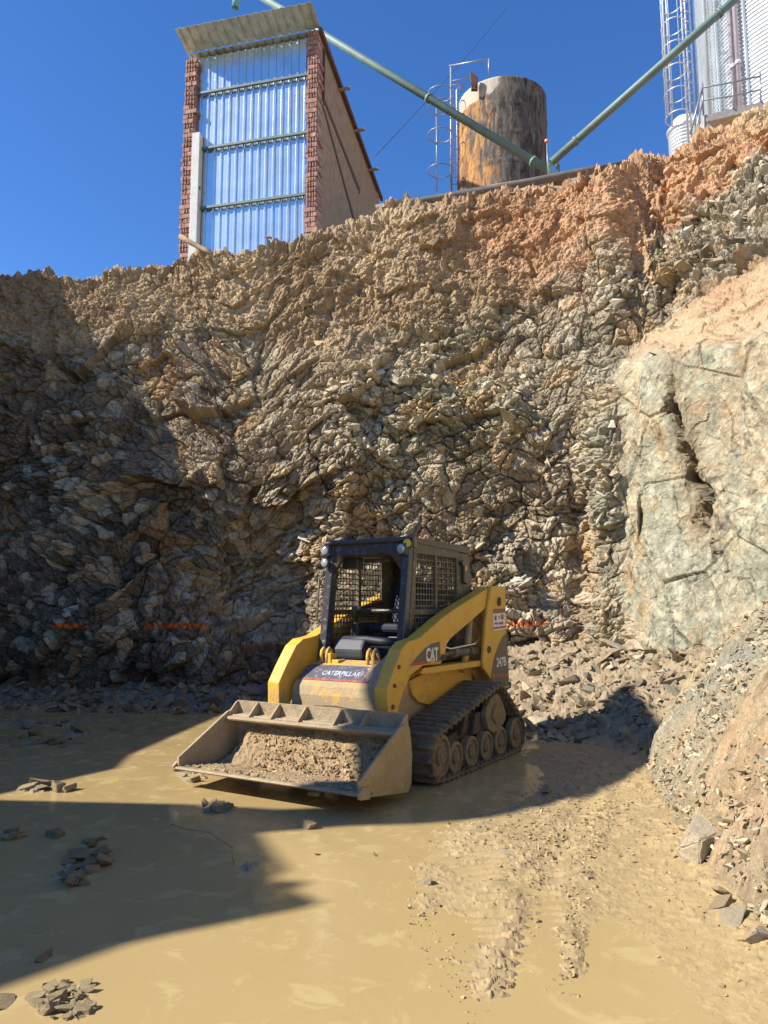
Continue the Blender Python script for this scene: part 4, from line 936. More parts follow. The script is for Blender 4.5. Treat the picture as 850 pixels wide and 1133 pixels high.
# rear frame with window and rear screen
b = MB()
b.prism([(CY0+0.04, 0.9), (CY0+0.04, 1.93), (CY0+0.16, 1.93), (CY0+0.12, 1.75), (CY0+0.20, 1.35), (CY0+0.20, 0.9)], -0.86, -0.80, 'x')
b.prism([(CY1-0.04, 0.9), (CY1-0.04, 1.93), (CY1-0.14, 1.93), (CY1-0.12, 1.75), (CY1-0.14, 1.35), (CY1-0.14, 0.9)], -0.86, -0.80, 'x')
b.box((-0.83, -0.02, 1.89), (0.055, 0.62, 0.08)); b.box((-0.83, -0.02, 1.14), (0.055, 0.60, 0.46))
rf = b.build('cab_rear_frame', 'black', LM, 0.01)
b = MB(); y = CY0+0.14
while y < CY1-0.12: b.box((-0.83, y, 1.61), (0.007, 0.008, 0.50)); y += 0.055
z = 1.40
while z < 1.85: b.box((-0.826, -0.02, z), (0.007, 0.62, 0.008)); z += 0.055
b.build('mesh_screen', 'olive', rf)
b = MB(); b.box((-0.20, -0.02, 0.91), (1.20, 0.86, 0.03)); b.build('cab_floor', 'black', LM)
# seat, safety bar, console, levers
b = MB(); b.prism([(0.05, 1.16), (0.06, 1.22), (0.0, 1.26), (-0.36, 1.24), (-0.42, 1.20), (-0.42, 1.14)], -0.22, 0.26); seat = b.build('seat', 'navy', LM, 0.03)
b = MB(); b.prism([(-0.34, 1.22), (-0.42, 1.62), (-0.50, 1.66), (-0.54, 1.60), (-0.46, 1.2)], -0.20, 0.24); b.build('seat_backrest', 'navy', seat, 0.03)
b = MB(); b.box((-0.2, 0.02, 1.02), (0.42, 0.44, 0.22)); b.build('seat_box', 'grey', seat, 0.02)
b = MB(); b.prism([(0.40, 0.93), (0.42, 1.02), (0.36, 1.115), (0.22, 1.13), (0.18, 0.93)], -0.36, -0.04); b.build('foot_console', 'grey', LM, 0.025)
b = MB(); b.tube([(0.33, -0.30, 1.10), (0.33, -0.05, 1.105), (0.32, 0.10, 1.09), (0.32, 0.33, 1.09)], 0.035, 12); b.tube([(0.30, -0.02, 1.06), (0.30, 0.33, 1.04)], 0.03, 10); b.build('knee_bar', 'navy', LM)
b = MB(); b.tube([(-0.40, -0.33, 1.45), (0.02, -0.33, 1.38), (0.10, -0.25, 1.36), (0.10, 0.29, 1.36), (0.02, 0.36, 1.38), (-0.40, 0.36, 1.45)], 0.022, 10); b.build('safety_bar', 'black', LM)
for y in (-0.32, 0.34):
    b = MB(); b.box((-0.08, y, 1.18), (0.40, 0.09, 0.16)); con = b.build('armrest_console', 'black', LM, 0.02)
    b = MB(); b.tube([(0.08, y, 1.24), (0.10, y, 1.34), (0.12, y, 1.40)], [0.012, 0.016, 0.026], 8); b.build('joystick', 'black', con)
# headlining box
b = MB(); b.box((-0.2, -0.02, 1.90), (1.0, 0.78, 0.10)); b.build('cab_headliner', 'black', LM, 0.02)
b = MB(); b.box((0.18, -0.30, 1.80), (0.10, 0.18, 0.10)); b.box((0.2, -0.02, 1.82), (0.06, 0.25, 0.04)); b.build('mirror', 'black', LM, 0.01)
# work lights
for y, z, r_, sq in ((CY0+0.02, 1.915, 0.045, 1), (CY0+0.03, 1.80, 0.042, 0), (CY1-0.05, 1.90, 0.046, 1)):
    x0 = fx(z)
    b = MB()
    if sq: b.box((x0+0.028, y, z), (0.07, r_*2, r_*2.1))
    else: b.disc((x0, y, z), (1, 0, 0), [(0, r_*0.5), (0.05, r_), (0.065, r_)])
    wl = b.build('work_light', 'grey', LM, 0.006)
    b = MB(); b.disc((x0+0.063, y, z), (1, 0, 0), [(0, r_*0.86), (0.008, r_*0.8), (0.014, r_*0.4)], 20); b.build('lamp_lens', 'lens', wl)
b = MB(); b.tube([(0.34, CY1+0.03, 1.93), (0.34, CY1+0.03, 2.0), (0.30, CY1+0.03, 2.09), (0.25, CY1+0.03, 2.12)], 0.016, 8); b.box((0.33, CY1+0.035, 1.955), (0.07, 0.02, 0.09)); bk = b.build('roof_bracket', 'olive', LM, 0.004)
b = MB(); b.disc((0.385, CY1-0.005, 1.95), (1, 0.2, 0), [(0, 0.018), (0.02, 0.036), (0.034, 0.036)], 14); b.build('indicator_lamp', 'amber', LM)
for s_, yy in ((-1, CY0-0.02),):
    b = MB(); b.tube([(0.42, yy, 1.25), (0.44, yy-0.035, 1.28), (0.41, yy-0.035, 1.66), (0.39, yy, 1.70)], 0.010, 7); b.build('grab_handle', 'olive', LM)
b = MB(); b.tube([(0.37, CY1+0.01, 1.10), (0.36, CY1+0.05, 1.14), (0.33, CY1+0.05, 1.20), (0.30, CY1+0.01, 1.22)], 0.018, 8); b.box((0.36, CY1+0.02, 1.10), (0.12, 0.05, 0.12)); b.build('hydraulic_coupling', 'frame', LM, 0.01)

# --- tracks
def hull_path(circles, n=400):
    pts = []
    for cx, cz, r in circles:
        for k in range(180): a = 2*PI*k/180; pts.append((cx+r*math.cos(a), cz+r*math.sin(a)))
    pts = sorted(set(pts))
    def half(ps):
        h = []
        for p in ps:
            while len(h) > 1 and (h[-1][0]-h[-2][0])*(p[1]-h[-2][1])-(h[-1][1]-h[-2][1])*(p[0]-h[-2][0]) <= 0: h.pop()
            h.append(p)
        return h
    h = half(pts)[:-1]+half(pts[::-1])[:-1]
    L = [0]
    for i in range(len(h)): a, c_ = h[i], h[(i+1) % len(h)]; L.append(L[-1]+math.hypot(a[0]-c_[0], a[1]-c_[1]))
    out_ = []
    for k in range(n):
        s = L[-1]*k/n; i = max(j for j in range(len(L)-1) if L[j] <= s); t = (s-L[i])/(L[i+1]-L[i]+1e-9); a, c_ = h[i % len(h)], h[(i+1) % len(h)]
        out_.append((a[0]+(c_[0]-a[0])*t, a[1]+(c_[1]-a[1])*t))
    return out_, L[-1]
CIR = [(0.60, 0.215, 0.175), (-0.56, 0.485, 0.175), (-0.99, 0.185, 0.150), (-0.2, 0.185, 0.15)]
NP = 336
path, plen = hull_path(CIR, NP)
def make_track(s):
    yi, yo = s*0.475, s*0.86
    b = MB(); rings = []
    per = 7
    for k, (x, z) in enumerate(path):
        a, c_ = path[k-1], path[(k+1) % NP]; tx, tz = c_[0]-a[0], c_[1]-a[1]; l = math.hypot(tx, tz); nx, nz = tz/l, -tx/l
        ph = k % per; lug = 0.026 if ph in (0, 1, 2) else 0.0
        o1 = 0.022+lug*1.0
        ring = []
        for yy, rr in ((yi, 0.0), (yi, 0.020+lug*0.5), (lerp(yi, yo, 0.06), o1), (lerp(yi, yo, 0.94), o1), (yo, 0.020+lug*0.5), (yo, 0.0)):
            ring.append(b.bm.verts.new((x+nx*rr, yy, z+nz*rr)))
        rings.append(ring)
    for k in range(NP):
        A_, B_ = rings[k], rings[(k+1) % NP]
        for j in range(6): b.bm.faces.new((A_[j], A_[(j+1) % 6], B_[(j+1) % 6], B_[j]))
    # inner drive lugs, two rows
    for k in range(0, NP, 7):
        x, z = path[k]; a, c_ = path[k-1], path[(k+1) % NP]; tx, tz = c_[0]-a[0], c_[1]-a[1]; l = math.hypot(tx, tz); tx /= l; tz /= l; nx, nz = tz, -tx
        for f in (0.22, 0.78):
            yc = lerp(yi, yo, f)
            P_ = lambda u, v_: (x+tx*u-nx*v_, z+tz*u-nz*v_)
            b.prism([P_(-0.028, -0.001), P_(0.028, -0.001), P_(0.010, 0.045), P_(-0.010, 0.045)], yc-0.035, yc+0.035)
        # steel edge teeth
        b.prism([P_(-0.022, -0.001), P_(0.022, -0.001), P_(0.012, 0.022), P_(-0.012, 0.022)], yo-s*0.05, yo-s*0.004)
    tr = b.build('rubber_track', 'rubber', LM)
    def wheel(name, x, z, r, spokes=0):
        b = MB(); ax = (0, s, 0)
        for yc in (lerp(yi, yo, 0.42), lerp(yi, yo, 0.90)):
            b.disc((x, yc, z), ax, [(-0.05, r*0.96), (-0.045, r), (0.015, r), (0.02, r*0.95), (0.022, r*0.80), (0.002, r*0.76), (0.0, r*0.42), (0.022, r*0.40), (0.026, r*0.36), (0.026, r*0.20), (0.034, r*0.18), (0.034, 0.01)], 30)
        b.cyl((x, lerp(yi, yo, 0.2), z), (x, lerp(yi, yo, 0.9), z), r*0.3, 14)
        for k in range(6):
            a = k*PI/3+0.3; b.cyl((x+r*0.30*math.cos(a), lerp(yi, yo, .9)+s*0.02, z+r*0.30*math.sin(a)), (x+r*0.30*math.cos(a), lerp(yi, yo, .9)+s*0.034, z+r*0.30*math.sin(a)), r*0.05, 6)
        return b.build(name, 'wheel', tr)
    wheel('idler_wheel', 0.60, 0.215, 0.172); wheel('idler_wheel', -0.99, 0.185, 0.148)
    for x in (0.33, 0.02, -0.29, -0.61): wheel('road_wheel', x, 0.165, 0.128)
    b = MB(); b.disc((-0.56, lerp(yi, yo, 0.6), 0.485), (0, s, 0), [(-0.09, 0.13), (-0.09, 0.168), (0.06, 0.168), (0.06, 0.13)], 24)
    for k in range(12):
        a = 2*PI*k/12; b.cyl((-0.56+0.155*math.cos(a), lerp(yi, yo, 0.2), 0.485+0.155*math.sin(a)), (-0.56+0.155*math.cos(a), lerp(yi, yo, 0.86), 0.485+0.155*math.sin(a)), 0.018, 8)
    b.build('drive_sprocket', 'frame', tr)
    b = MB(); ye = lerp(yi, yo, 0.93)
    b.prism([(-0.49, 0.595), (-0.56, 0.60), (-0.66, 0.52), (-0.745, 0.40), (-0.73, 0.34), (-0.60, 0.27), (-0.45, 0.255), (-0.34, 0.30), (-0.27, 0.42), (-0.31, 0.50), (-0.40, 0.57)], ye-s*0.05, ye+s*0.004)
    b.prism([(-0.50, 0.52), (-0.60, 0.44), (-0.58, 0.36), (-0.48, 0.33), (-0.40, 0.40), (-0.42, 0.48)], ye+s*0.0, ye+s*0.020)
    b.build('final_drive_cover', 'wheel', tr, 0.010)
    b = MB(); y0, y1 = lerp(yi, yo, 0.30), lerp(yi, yo, 0.66)
    b.prism([(0.52, 0.17), (0.50, 0.27), (0.12, 0.33), (-0.30, 0.45), (-0.80, 0.36), (-1.0, 0.20), (-0.9, 0.15)], y0, y1)
    b.prism([(0.10, 0.30), (0.02, 0.34), (-0.10, 0.50), (-0.02, 0.50)], y0, lerp(yi, yo, 0.78)); b.prism([(-0.12, 0.28), (-0.18, 0.46), (-0.36, 0.46), (-0.36, 0.26)], y0, lerp(yi, yo, 0.80))
    b.build('track_frame', 'frame', tr, 0.012)
for s in (1, -1): make_track(s)

# --- bucket: side plates, shell, spill ledge with gussets, lip
PL = [(1.165, 0.545), (1.26, 0.525), (1.80, 0.235), (1.795, 0.150), (1.76, 0.125), (1.15, 0.045), (1.10, 0.10), (1.085, 0.30), (1.12, 0.50)]
SH_IN = [(1.235, 0.480), (1.160, 0.42), (1.125, 0.32), (1.125, 0.22), (1.155, 0.14), (1.22, 0.095), (1.80, 0.168)]
SH_OUT = [(1.80, 0.145), (1.21, 0.070), (1.135, 0.12), (1.102, 0.21), (1.102, 0.33), (1.14, 0.435), (1.225, 0.500)]
W_ = 0.838
b = MB()
ins, outs = SH_IN, SH_OUT[::-1]
n = len(ins); vs = []
outs2 = [(1.225, 0.500), (1.14, 0.435), (1.102, 0.33), (1.102, 0.21), (1.135, 0.12), (1.21, 0.070), (1.80, 0.145)]
for y in (-W_+0.012, W_-0.012):
    vs += [(x, y, z) for x, z in ins]+[(x, y, z) for x, z in outs2]
m = 2*n; fs = []
for j in range(n-1):
    fs += [(j, j+1, m+j+1, m+j), (n+j, m+n+j, m+n+j+1, n+j+1)]
    fs += [(j, n+j, n+j+1, j+1), (m+j, m+j+1, m+n+j+1, m+n+j)]
fs += [(0, m, m+n, n), (n-1, 2*n-1, m+2*n-1, m+n-1)]
b._faces(vs, fs); bucket = b.build('bucket', 'steel', LM)
for s in (1, -1):
    b = MB(); b.prism(PL, s*(W_-0.010), s*(W_+0.012)); b.build('side_plate', 'steel_out' if s > 0 else 'steel', bucket, 0.004)
    b = MB(); b.prism([(1.70, 0.110), (1.82, 0.125), (1.835, 0.17), (1.79, 0.20), (1.70, 0.185)], s*(W_+0.010), s*(W_+0.035)); b.build('side_cutter', 'steel', bucket, 0.004)
b = MB(); b.prism([(1.62, 0.118), (1.815, 0.143), (1.83, 0.155), (1.815, 0.166), (1.62, 0.143)], -W_-0.012, W_+0.012); b.build('cutting_edge', 'steel', bucket, 0.003)
# ledge: back plate, floor, gussets
b = MB()
b.prism([(1.118, 0.50), (1.128, 0.606), (1.142, 0.606), (1.134, 0.50)], -W_, W_)
b.prism([(1.118, 0.485), (1.118, 0.505), (1.285, 0.487), (1.290, 0.470), (1.280, 0.455), (1.262, 0.458), (1.262, 0.470)], -W_+0.002, W_-0.002)
led = b.build('spill_guard', 'steel', bucket, 0.003)
for y in (-0.83, -0.60, -0.37, -0.09, 0.25, 0.50, 0.83):
    b = MB(); b.prism([(1.135, 0.598), (1.158, 0.598), (1.265, 0.500), (1.265, 0.480), (1.135, 0.492)], y-0.007, y+0.007); b.build('gusset', 'steel', led)

# --- dirt in the bucket (lies in it: its own thing)
def dirt():
    n1_, n2_ = 90, 150
    u = np.linspace(0, 1, n1_)[:, None]*np.ones((1, n2_)); v = np.ones((n1_, 1))*np.linspace(-0.80, 0.80, n2_)[None]
    x = 1.165+u*0.60
    base = np.interp(x, [1.125, 1.155, 1.22, 1.80], [0.22, 0.14, 0.10, 0.17])+0.002
    edge = 1-np.abs(v)/0.80
    top = 0.405-1.15*(x-1.165)**0.9+0.03*fbm(v*3, x*3, 121, 3)+0.10*fbm(v*1.6+3, x*0.3, 126, 2)*sstep(0.02, 0.25, x-1.165)
    top = base+(np.maximum(top-base, 0))*(0.45+0.55*sstep(0.0, 0.22, edge))
    thin = 0.014*sstep(0.1, 0.6, 0.5+0.5*fbm(v*4, x*4, 125, 3)); top = np.maximum(top, base+thin*(1-sstep(0.9, 1.0, u)))
    f, e, i = facet(x/0.035, v/0.035, 122, 1.0); f2, e2, i2 = facet(x/0.016, v/0.016, 123, 1.0); f3, e3, i3 = facet(x/0.07, v/0.07, 124, 1.0)
    k = sstep(0.0, 0.03, top-base); z = top+k*(0.009*f+0.005*f2+0.010*f3)
    z = np.where(k < 0.02, base-0.01, z)
    C = np.array([0.44, 0.32, 0.20])*(0.8+0.25*i+0.15*i2)[..., None]
    L = np.stack([x, v, z], -1)
    o = grid_mesh('dirt_pile', L, C, M['bank']); o.matrix_world = Matrix.Translation(LM.location) @ Matrix.Rotation(LM.rotation_euler.z, 4, 'Z')
    tag(o, 'pile of loose tan dirt resting in the loader bucket', 'dirt pile')
dirt()
def f_dirt(r):
    x = 1.165+0.60*r.random()**1.5; v = r.uniform(-0.79, 0.79); e = 1-abs(v)/0.8
    base = float(np.interp(x, [1.125, 1.155, 1.22, 1.80], [0.22, 0.14, 0.10, 0.17]))
    top = max(0.405-1.15*(x-1.165)**0.9, base+0.004); t_ = min(1, max(0, e/0.22)); top = base+(top-base)*(0.45+0.55*t_*t_*(3-2*t_))
    p = Matrix.Rotation(LM.rotation_euler.z, 3, 'Z') @ Vector((x, v, top))+LM.location
    return (p.x, p.y, p.z), np.array((0.46, 0.335, 0.21))*r.uniform(0.75, 1.2)
scatter('loose_soil', 'crumbs and small stones lying on the dirt in the bucket', 4500, f_dirt, 0.003, 0.022, M['bank2'], 15, 4.0)

# ================================================================== SHED ON THE RIM
def shed():
    u = Vector((-math.sin(R(76)), math.cos(R(76)), 0)); v = Vector((math.cos(R(76)), math.sin(R(76)), 0))  # u leftwards along front, v to the back
    Y0 = 14.2; pr = at(351, 200, Y0); zt = at(350, 33, Y0).z; zb = at(350, 285, Y0).z
    O = Vector((pr.x+0.0, Y0, 0))
    # front length so that the left edge falls at px 199
    L = 1.0
    while L < 6:
        q = O+u*L; px = 425+FPX*q.x/((q.y)*math.cos(PITCH)+((zb+1.5)-CH)*math.sin(PITCH))
        if px <= 200: break
        L += 0.01
    Dp = 1.0
    while Dp < 9:
        q = O+v*Dp; px = 425+FPX*q.x/((q.y)*math.cos(PITCH)+((zb+2.5)-CH)*math.sin(PITCH))
        if px >= 420: break
        Dp += 0.01
    qb = O+v*Dp; ztb = at(420, 217, qb.y).z
    rz = math.atan2(v.y, v.x)-PI/2     # local +y = back
    root = empty('shed', (O.x, O.y, zb), rz)
    tag(root, 'tall narrow brick shed with a shiny corrugated metal front on the cliff rim', 'shed')
    # local frame: x = right (so -x is left), y = back, z up; origin = right front corner
    H = zt-zb; Hb = ztb-zb
    ztl = 0.0
    qL = O+u*L; zl = at(202, 66, qL.y).z-zb     # top of left brick pillar
    return root, L, Dp, H, Hb, zl
root, SL, SD, SH, SHb, SZL = shed()
print('shed', SL, SD, SH, SHb, SZL)
def brick_pillar(x0, x1, h, depth, parent, seed):
    r = random.Random(seed); b = MB(); mo = MB(); z = 0.0
    mo.box(((x0+x1)/2, depth/2+0.02, h/2), (abs(x1-x0)*0.86, depth-0.03, h))
    k = 0
    while z < h-0.02:
        hh = min(0.105, h-z-0.01); sx = abs(x1-x0)*r.uniform(0.92, 1.06)
        if k % 2: b.box(((x0+x1)/2+r.uniform(-.035, .035), depth*0.5-r.uniform(0, .035), z+hh/2), (sx, depth*r.uniform(0.97, 1.03), hh-0.018), Matrix.Rotation(r.uniform(-.04, .04), 3, 'Z'))
        else:
            for q in (-1, 1): b.box(((x0+x1)/2+q*sx*0.25+r.uniform(-.01, .01), depth*0.5+r.uniform(-.03, .01), z+hh/2), (sx*0.47, depth, hh-0.018), Matrix.Rotation(r.uniform(-.06, .06), 3, 'Z'))
        # ribs of the hollow bricks
        for q in range(4): b.box(((x0+x1)/2+(q-1.5)*sx*0.24, -0.015+r.uniform(-.012, .01), z+hh/2), (0.02, 0.03, hh*0.75))
        z += 0.105; k += 1
    w_ = b.build('brick_pillar', 'brick', parent); mo.build('mortar_core', 'mortar', w_)
    return w_
wr = 0.23
brick_pillar(-wr, 0.0, SH, 0.28, root, 3); brick_pillar(-SL, -SL+0.26, SZL, 0.28, root, 4)
# right-hand side wall, rendered, with sloping top
b = MB(); b.prism([(0.285, 0.0), (SD, 0.0), (SD, SHb-0.06), (0.285, SH-0.10)], -0.22, -0.015, 'x'); wall = b.build('side_wall', 'render', root)
b = MB(); b.prism([(0.30, 0), (SD, 0), (SD, SHb-0.08), (0.30, SH*0.96)], -SL+0.02, -SL+0.2, 'x'); b.build('side_wall', 'render', root)
b = MB(); b.prism([(0, -SL+0.21), (0, -0.23), (SHb-0.1, -0.23), (SHb-0.1, -SL+0.21)], SD-0.2, SD-0.03, 'x')
b.bm.free(); b = MB(); b.box((-SL/2, SD-0.1, (SHb-0.1)/2), (SL-0.44, 0.18, SHb-0.1)); b.build('back_wall', 'render', root)
# exposed trims on the side wall
def lz(y): return SH+(SHb-SH)*y/SD
b = MB()
b.quadslab((0.002, 0.30, SH*0.70), (0.002, 0.44, SH*0.70), (0.002, SD-0.1, 0.95), (0.002, SD-0.22, 0.85), 0.03)
b.quadslab((0.002, 0.30, SH*0.735), (0.002, 0.36, SH*0.75), (0.002, SD*0.62, lz(SD*0.62)*0.735), (0.002, SD*0.62, lz(SD*0.62)*0.70), 0.035)
b.box((0.01, 0.31, SH*0.84), (0.04, 0.05, SH*0.27)); b.build('wall_brace', 'rust', wall)
# roof: sloping sheet with dark edge and purlin ends
b = MB(); b.prism([(-0.02, SH-0.05), (SD+0.1, SHb-0.09), (SD+0.1, SHb+0.0), (-0.02, SH+0.05)], 0.003, 0.07, 'x'); b.build('roof_edge', 'rust', root)
nrib = 15
def corr(xa, xb, pts, name, mat, parent, amp=0.022, n=nrib, t=0.0):
    """trapezoid corrugated sheet: runs across x, swept along pts [(y,z)...]; amplitude along the sheet normal"""
    prof = []
    for i in range(n):
        for f, a in ((0.0, 0), (0.34, 0), (0.42, 1), (0.62, 1), (0.70, 0)): prof.append(((i+f)/n, a))
    prof.append((1.0, 0)); b = MB(); rows = []
    (y0, z0), (y1, z1) = pts[0], pts[-1]; d = Vector((0, y1-y0, z1-z0)).normalized(); nn = Vector((0, -d.z, d.y)) if abs(d.z) > .5 else Vector((0, -d.z, d.y))
    for y, z in pts:
        rows.append([b.bm.verts.new(Vector((xa+(xb-xa)*f, y, z))+nn*(a*amp)) for f, a in prof])
    for A_, B_ in zip(rows, rows[1:]):
        for k in range(len(A_)-1): b.bm.faces.new((A_[k], A_[k+1], B_[k+1], B_[k]))
    me_o = b.build(name, mat, parent); md = me_o.modifiers.new('t', 'SOLIDIFY'); md.thickness = 0.003
    return me_o
SHl = SZL+0.04
front_p = corr(-SL+0.24, -wr-0.005, [(0.12, 0.0), (0.12, SH-0.04)], 'corrugated_front', 'galv', root)
b = MB(); b.box((-SL+0.33, 0.02, 1.50), (0.17, 0.16, 3.0)); b.build('concrete_post', 'paleconc', root, 0.01)
for z in (SH*0.285, SH*0.555, SH*0.815):
    b = MB(); b.box((-(SL-0.24+wr)/2-0.0, 0.055, z), (SL-0.5, 0.05, 0.052)); b.build('cross_rail', 'rail', root, 0.004)
corr(-SL+0.02, 0.03, [(-0.50, SH+0.20), (-0.02, SH+0.055), (0.02, SH+0.05)], 'eave_sheet', 'galv_old', root, 0.025, 16)
corr(-SL+0.02, -0.02, [(0.03, SH+0.03), (SD+0.15, SHb+0.0)], 'roof_sheet', 'galv_old', root, 0.03, 16)
for y in (0.28*SD, 0.52*SD, 0.78*SD):
    b = MB(); b.box((0.10, y, lz(y)-0.10), (0.30, 0.06, 0.05)); b.build('purlin_end', 'wood', root)
b = MB(); b.box((-SL+0.40, 0.0, SH*0.37), (0.05, 0.05, 0.06)); b.build('bracket', 'rust', root)

# ================================================================== AUGER PIPES, CURB, SMALL THINGS ON THE RIM
def pipe(name, pts, r, mat, label, cat='pipe', rings=(), seg=18):
    o = empty(name, pts[0]); tag(o, label, cat); L0 = Vector(pts[0]); P_ = [Vector(p)-L0 for p in pts]
    b = MB(); b.tube(P_, r, seg); t = b.build('tube', mat, o)
    for f in rings:
        a, c_ = P_[0], P_[-1]; d = (c_-a); p = a+d*f; dn = d.normalized(); b = MB(); b.tube([p-dn*0.03, p+dn*0.03], r*1.22, seg); b.build('collar', mat, o)
    return o
PE = at(606, 188, 14.2)
pipe('auger_pipe', [at(225, -42, 18.5), at(606, 188, 14.2)], 0.085, 'pipe', 'long pale green pipe sloping down from behind the shed to the rim', rings=(0.38, 0.72, 0.97))
pipe('auger_pipe', [at(900, -78, 12.4), at(610, 180, 14.0)], 0.075, 'pipe', 'pale green pipe sloping down from the silos to the rim', rings=(0.34, 0.9))
b = MB(); b.tube([at(266, -25, 15.2), at(262, -2, 15.2), at(260.5, 9, 15.2)], 0.082, 20, caps=False); po = b.build('hanging_pipe', 'teal')
md = po.modifiers.new('t', 'SOLIDIFY'); md.thickness = 0.008; tag(po, 'short teal pipe with an open end hanging above the shed', 'pipe')
ro = empty('pipe_support', at(612, 196, 14.1)); tag(ro, 'small pale steel support post under the meeting point of the two sloping pipes', 'support')
q = ro.location
for dx, nm in ((-0.05, 0), (0.10, 1)):
    b = MB(); b.box((dx, 0, 0.10), (0.06, 0.06, 0.42)); b.build('post', 'pipe', ro)
b = MB(); b.box((0.02, 0, -0.1), (0.36, 0.2, 0.04)); b.build('base_plate', 'darkpipe', ro)
st = empty('marker_stake', at(606.5, 200, 13.7)); tag(st, 'thin upright stake with a pink cap beside the pipe ends', 'stake')
hz_ = at(606.5, 156, 13.7).z-st.location.z
b = MB(); b.cyl((0, 0, 0), (0, 0, hz_), 0.012, 8); b.build('rod', 'ladder', st)
b = MB(); b.disc((0, 0, hz_), (0, 0, 1), [(-0.03, 0.02), (-0.02, 0.045), (0.02, 0.045), (0.035, 0.02)], 12); b.build('cap', 'pink', st)
pipe('ground_pipe', [at(416, 231, 13.9), at(470, 222, 13.8), at(540, 210.5, 13.7), at(600, 199, 13.6), at(640, 191, 13.6), at(690, 183, 13.5)], 0.075, 'darkpipe', 'dark dusty pipe lying along the cliff rim from the shed', rings=())
# low concrete wall behind the pipe
cw = [at(425, 226, 15.2), at(520, 208, 15.2), at(610, 193, 15.0), at(690, 181, 14.8)]
b = MB()
for a_, c_ in zip(cw, cw[1:]):
    d_ = Vector((0, 0.25, 0)); b.quadslab(a_-Vector((0, 0, 1)), c_-Vector((0, 0, 1)), c_, a_, -0.25)
tag(b.build('concrete_curb', 'concrete'), 'low grey concrete curb behind the dark pipe on the rim', 'curb')
b = MB(); b.quadslab(at(455, 232, 14.6), at(492, 226, 14.6), at(492, 217, 14.6), at(455, 222, 14.6), -0.08); tag(b.build('concrete_slab', 'paleconc'), 'pale flat slab leaning under the dark pipe next to the shed', 'slab')
# wooden stake leaning on the rim
b = MB(); b.tube([at(199, 261, 12.9), at(212, 269, 12.9), at(226, 276, 12.85), at(234, 281, 12.7)], 0.045, 8); tag(b.build('wooden_pole', 'wood'), 'broken wooden pole sticking out of the rim below the shed left corner', 'pole')
# cable
b = MB(); pts = []
for i in range(25):
    t = i/24; p = at(416, 172, 19.0)*(1-t)+at(560, 10, 26)*t; p.z -= 0.35*4*t*(1-t)*0.3; pts.append(p)
b.tube(pts, 0.010, 5); tag(b.build('overhead_cable', 'wire'), 'thin dark cable crossing the sky left of the rusty tank', 'cable')

# ================================================================== RUSTY TANK
def tank():
    Y = 19.0; c = at(556, 130, Y); zt = at(556, 82, Y-1.1).z; r = 0.0
    rr = (at(604.5, 150, Y).x-at(508, 150, Y).x)/2; zb = at(556, 235, Y).z
    root = empty('storage_tank', (c.x, Y, zb)); tag(root, 'tall round storage tank with orange rust streaks standing on the rim', 'tank')
    H = zt-zb
    seg, rows = 96, 60; P = np.zeros((rows+6, seg, 3))
    for j in range(rows+6):
        if j < rows: z = H*j/(rows-1)*0.975; q = rr*(1+0.012*(1 if j % 15 == 0 else 0))
        else: k = (j-rows+1)/6; z = H*(0.975+0.035*math.sin(k*PI/2)); q = rr*(1-k)**0.6 if k < 1 else 0.001
        a = np.arange(seg)*2*PI/seg; q2 = q*(1+0.008*fbm(np.cos(a)*3+5, np.sin(a)*3+z*1.2, 7, 3))
        P[j, :, 0] = np.cos(a)*q2; P[j, :, 1] = np.sin(a)*q2; P[j, :, 2] = z-H
    o = grid_mesh('tank_shell', P, None, M['tank'], smooth=True, wrap=True); o.parent = root; o.location = (0, 0, H)
    def pz(px, py, yy=0.0): p = at(px, py, Y+yy); return (p.x-c.x, yy, p.z-zb)
    # access ladder with safety hoops left of the tank
    b = MB(); b.tube([pz(499.5, 215), pz(499, 73)], 0.028, 8); b.tube([pz(507, 215), pz(505.5, 100), pz(508, 97), pz(513, 97)], 0.03, 8)
    zz = 0.3
    b.build('ladder_rail', 'ladder', root)
    b = MB()
    for py in range(100, 212, 8):
        b = MB(); b.tube([pz(499.5, py), pz(507, py-0.5)], 0.014, 6); b.build('rung', 'ladder', root)
    b = MB(); b.tube([pz(483.5, 212), pz(483, 118)], 0.016, 6)
    for py in (197, 158, 127, 113):
        cx = pz(486.5, py); ring = []
        for k in range(24):
            a = 2*PI*k/24; ring.append((cx[0]+0.335*math.cos(a), -0.335+0.335*math.sin(a), cx[2]))
        b.tube(ring, 0.014, 6, closed=True)
    b.build('safety_cage', 'ladder', root)
    b = MB(); b.tube([pz(497, 73), pz(541, 65, -0.6)], 0.022, 6); b.tube([pz(541, 65, -0.6), pz(541, 82, -0.6)], 0.022, 6); b.tube([pz(498.5, 90), pz(520, 86)], 0.018, 6); b.tube([pz(498.5, 94), pz(514, 94)], 0.015, 6); b.build('guard_rail', 'ladder', root)
    b = MB(); b.box(pz(525, 93, -1.0), (0.16, 0.10, 0.34)); b.prism([(pz(520, 80, -1)[0], pz(520, 80, -1)[2]), (pz(529, 88, -1)[0], pz(529, 88, -1)[2]), (pz(526, 98, -1)[0], pz(526, 98, -1)[2]), (pz(521, 94, -1)[0], pz(521, 94, -1)[2])], -1.08, -1.0); b.build('lid_bracket', 'rust', root)
tank()

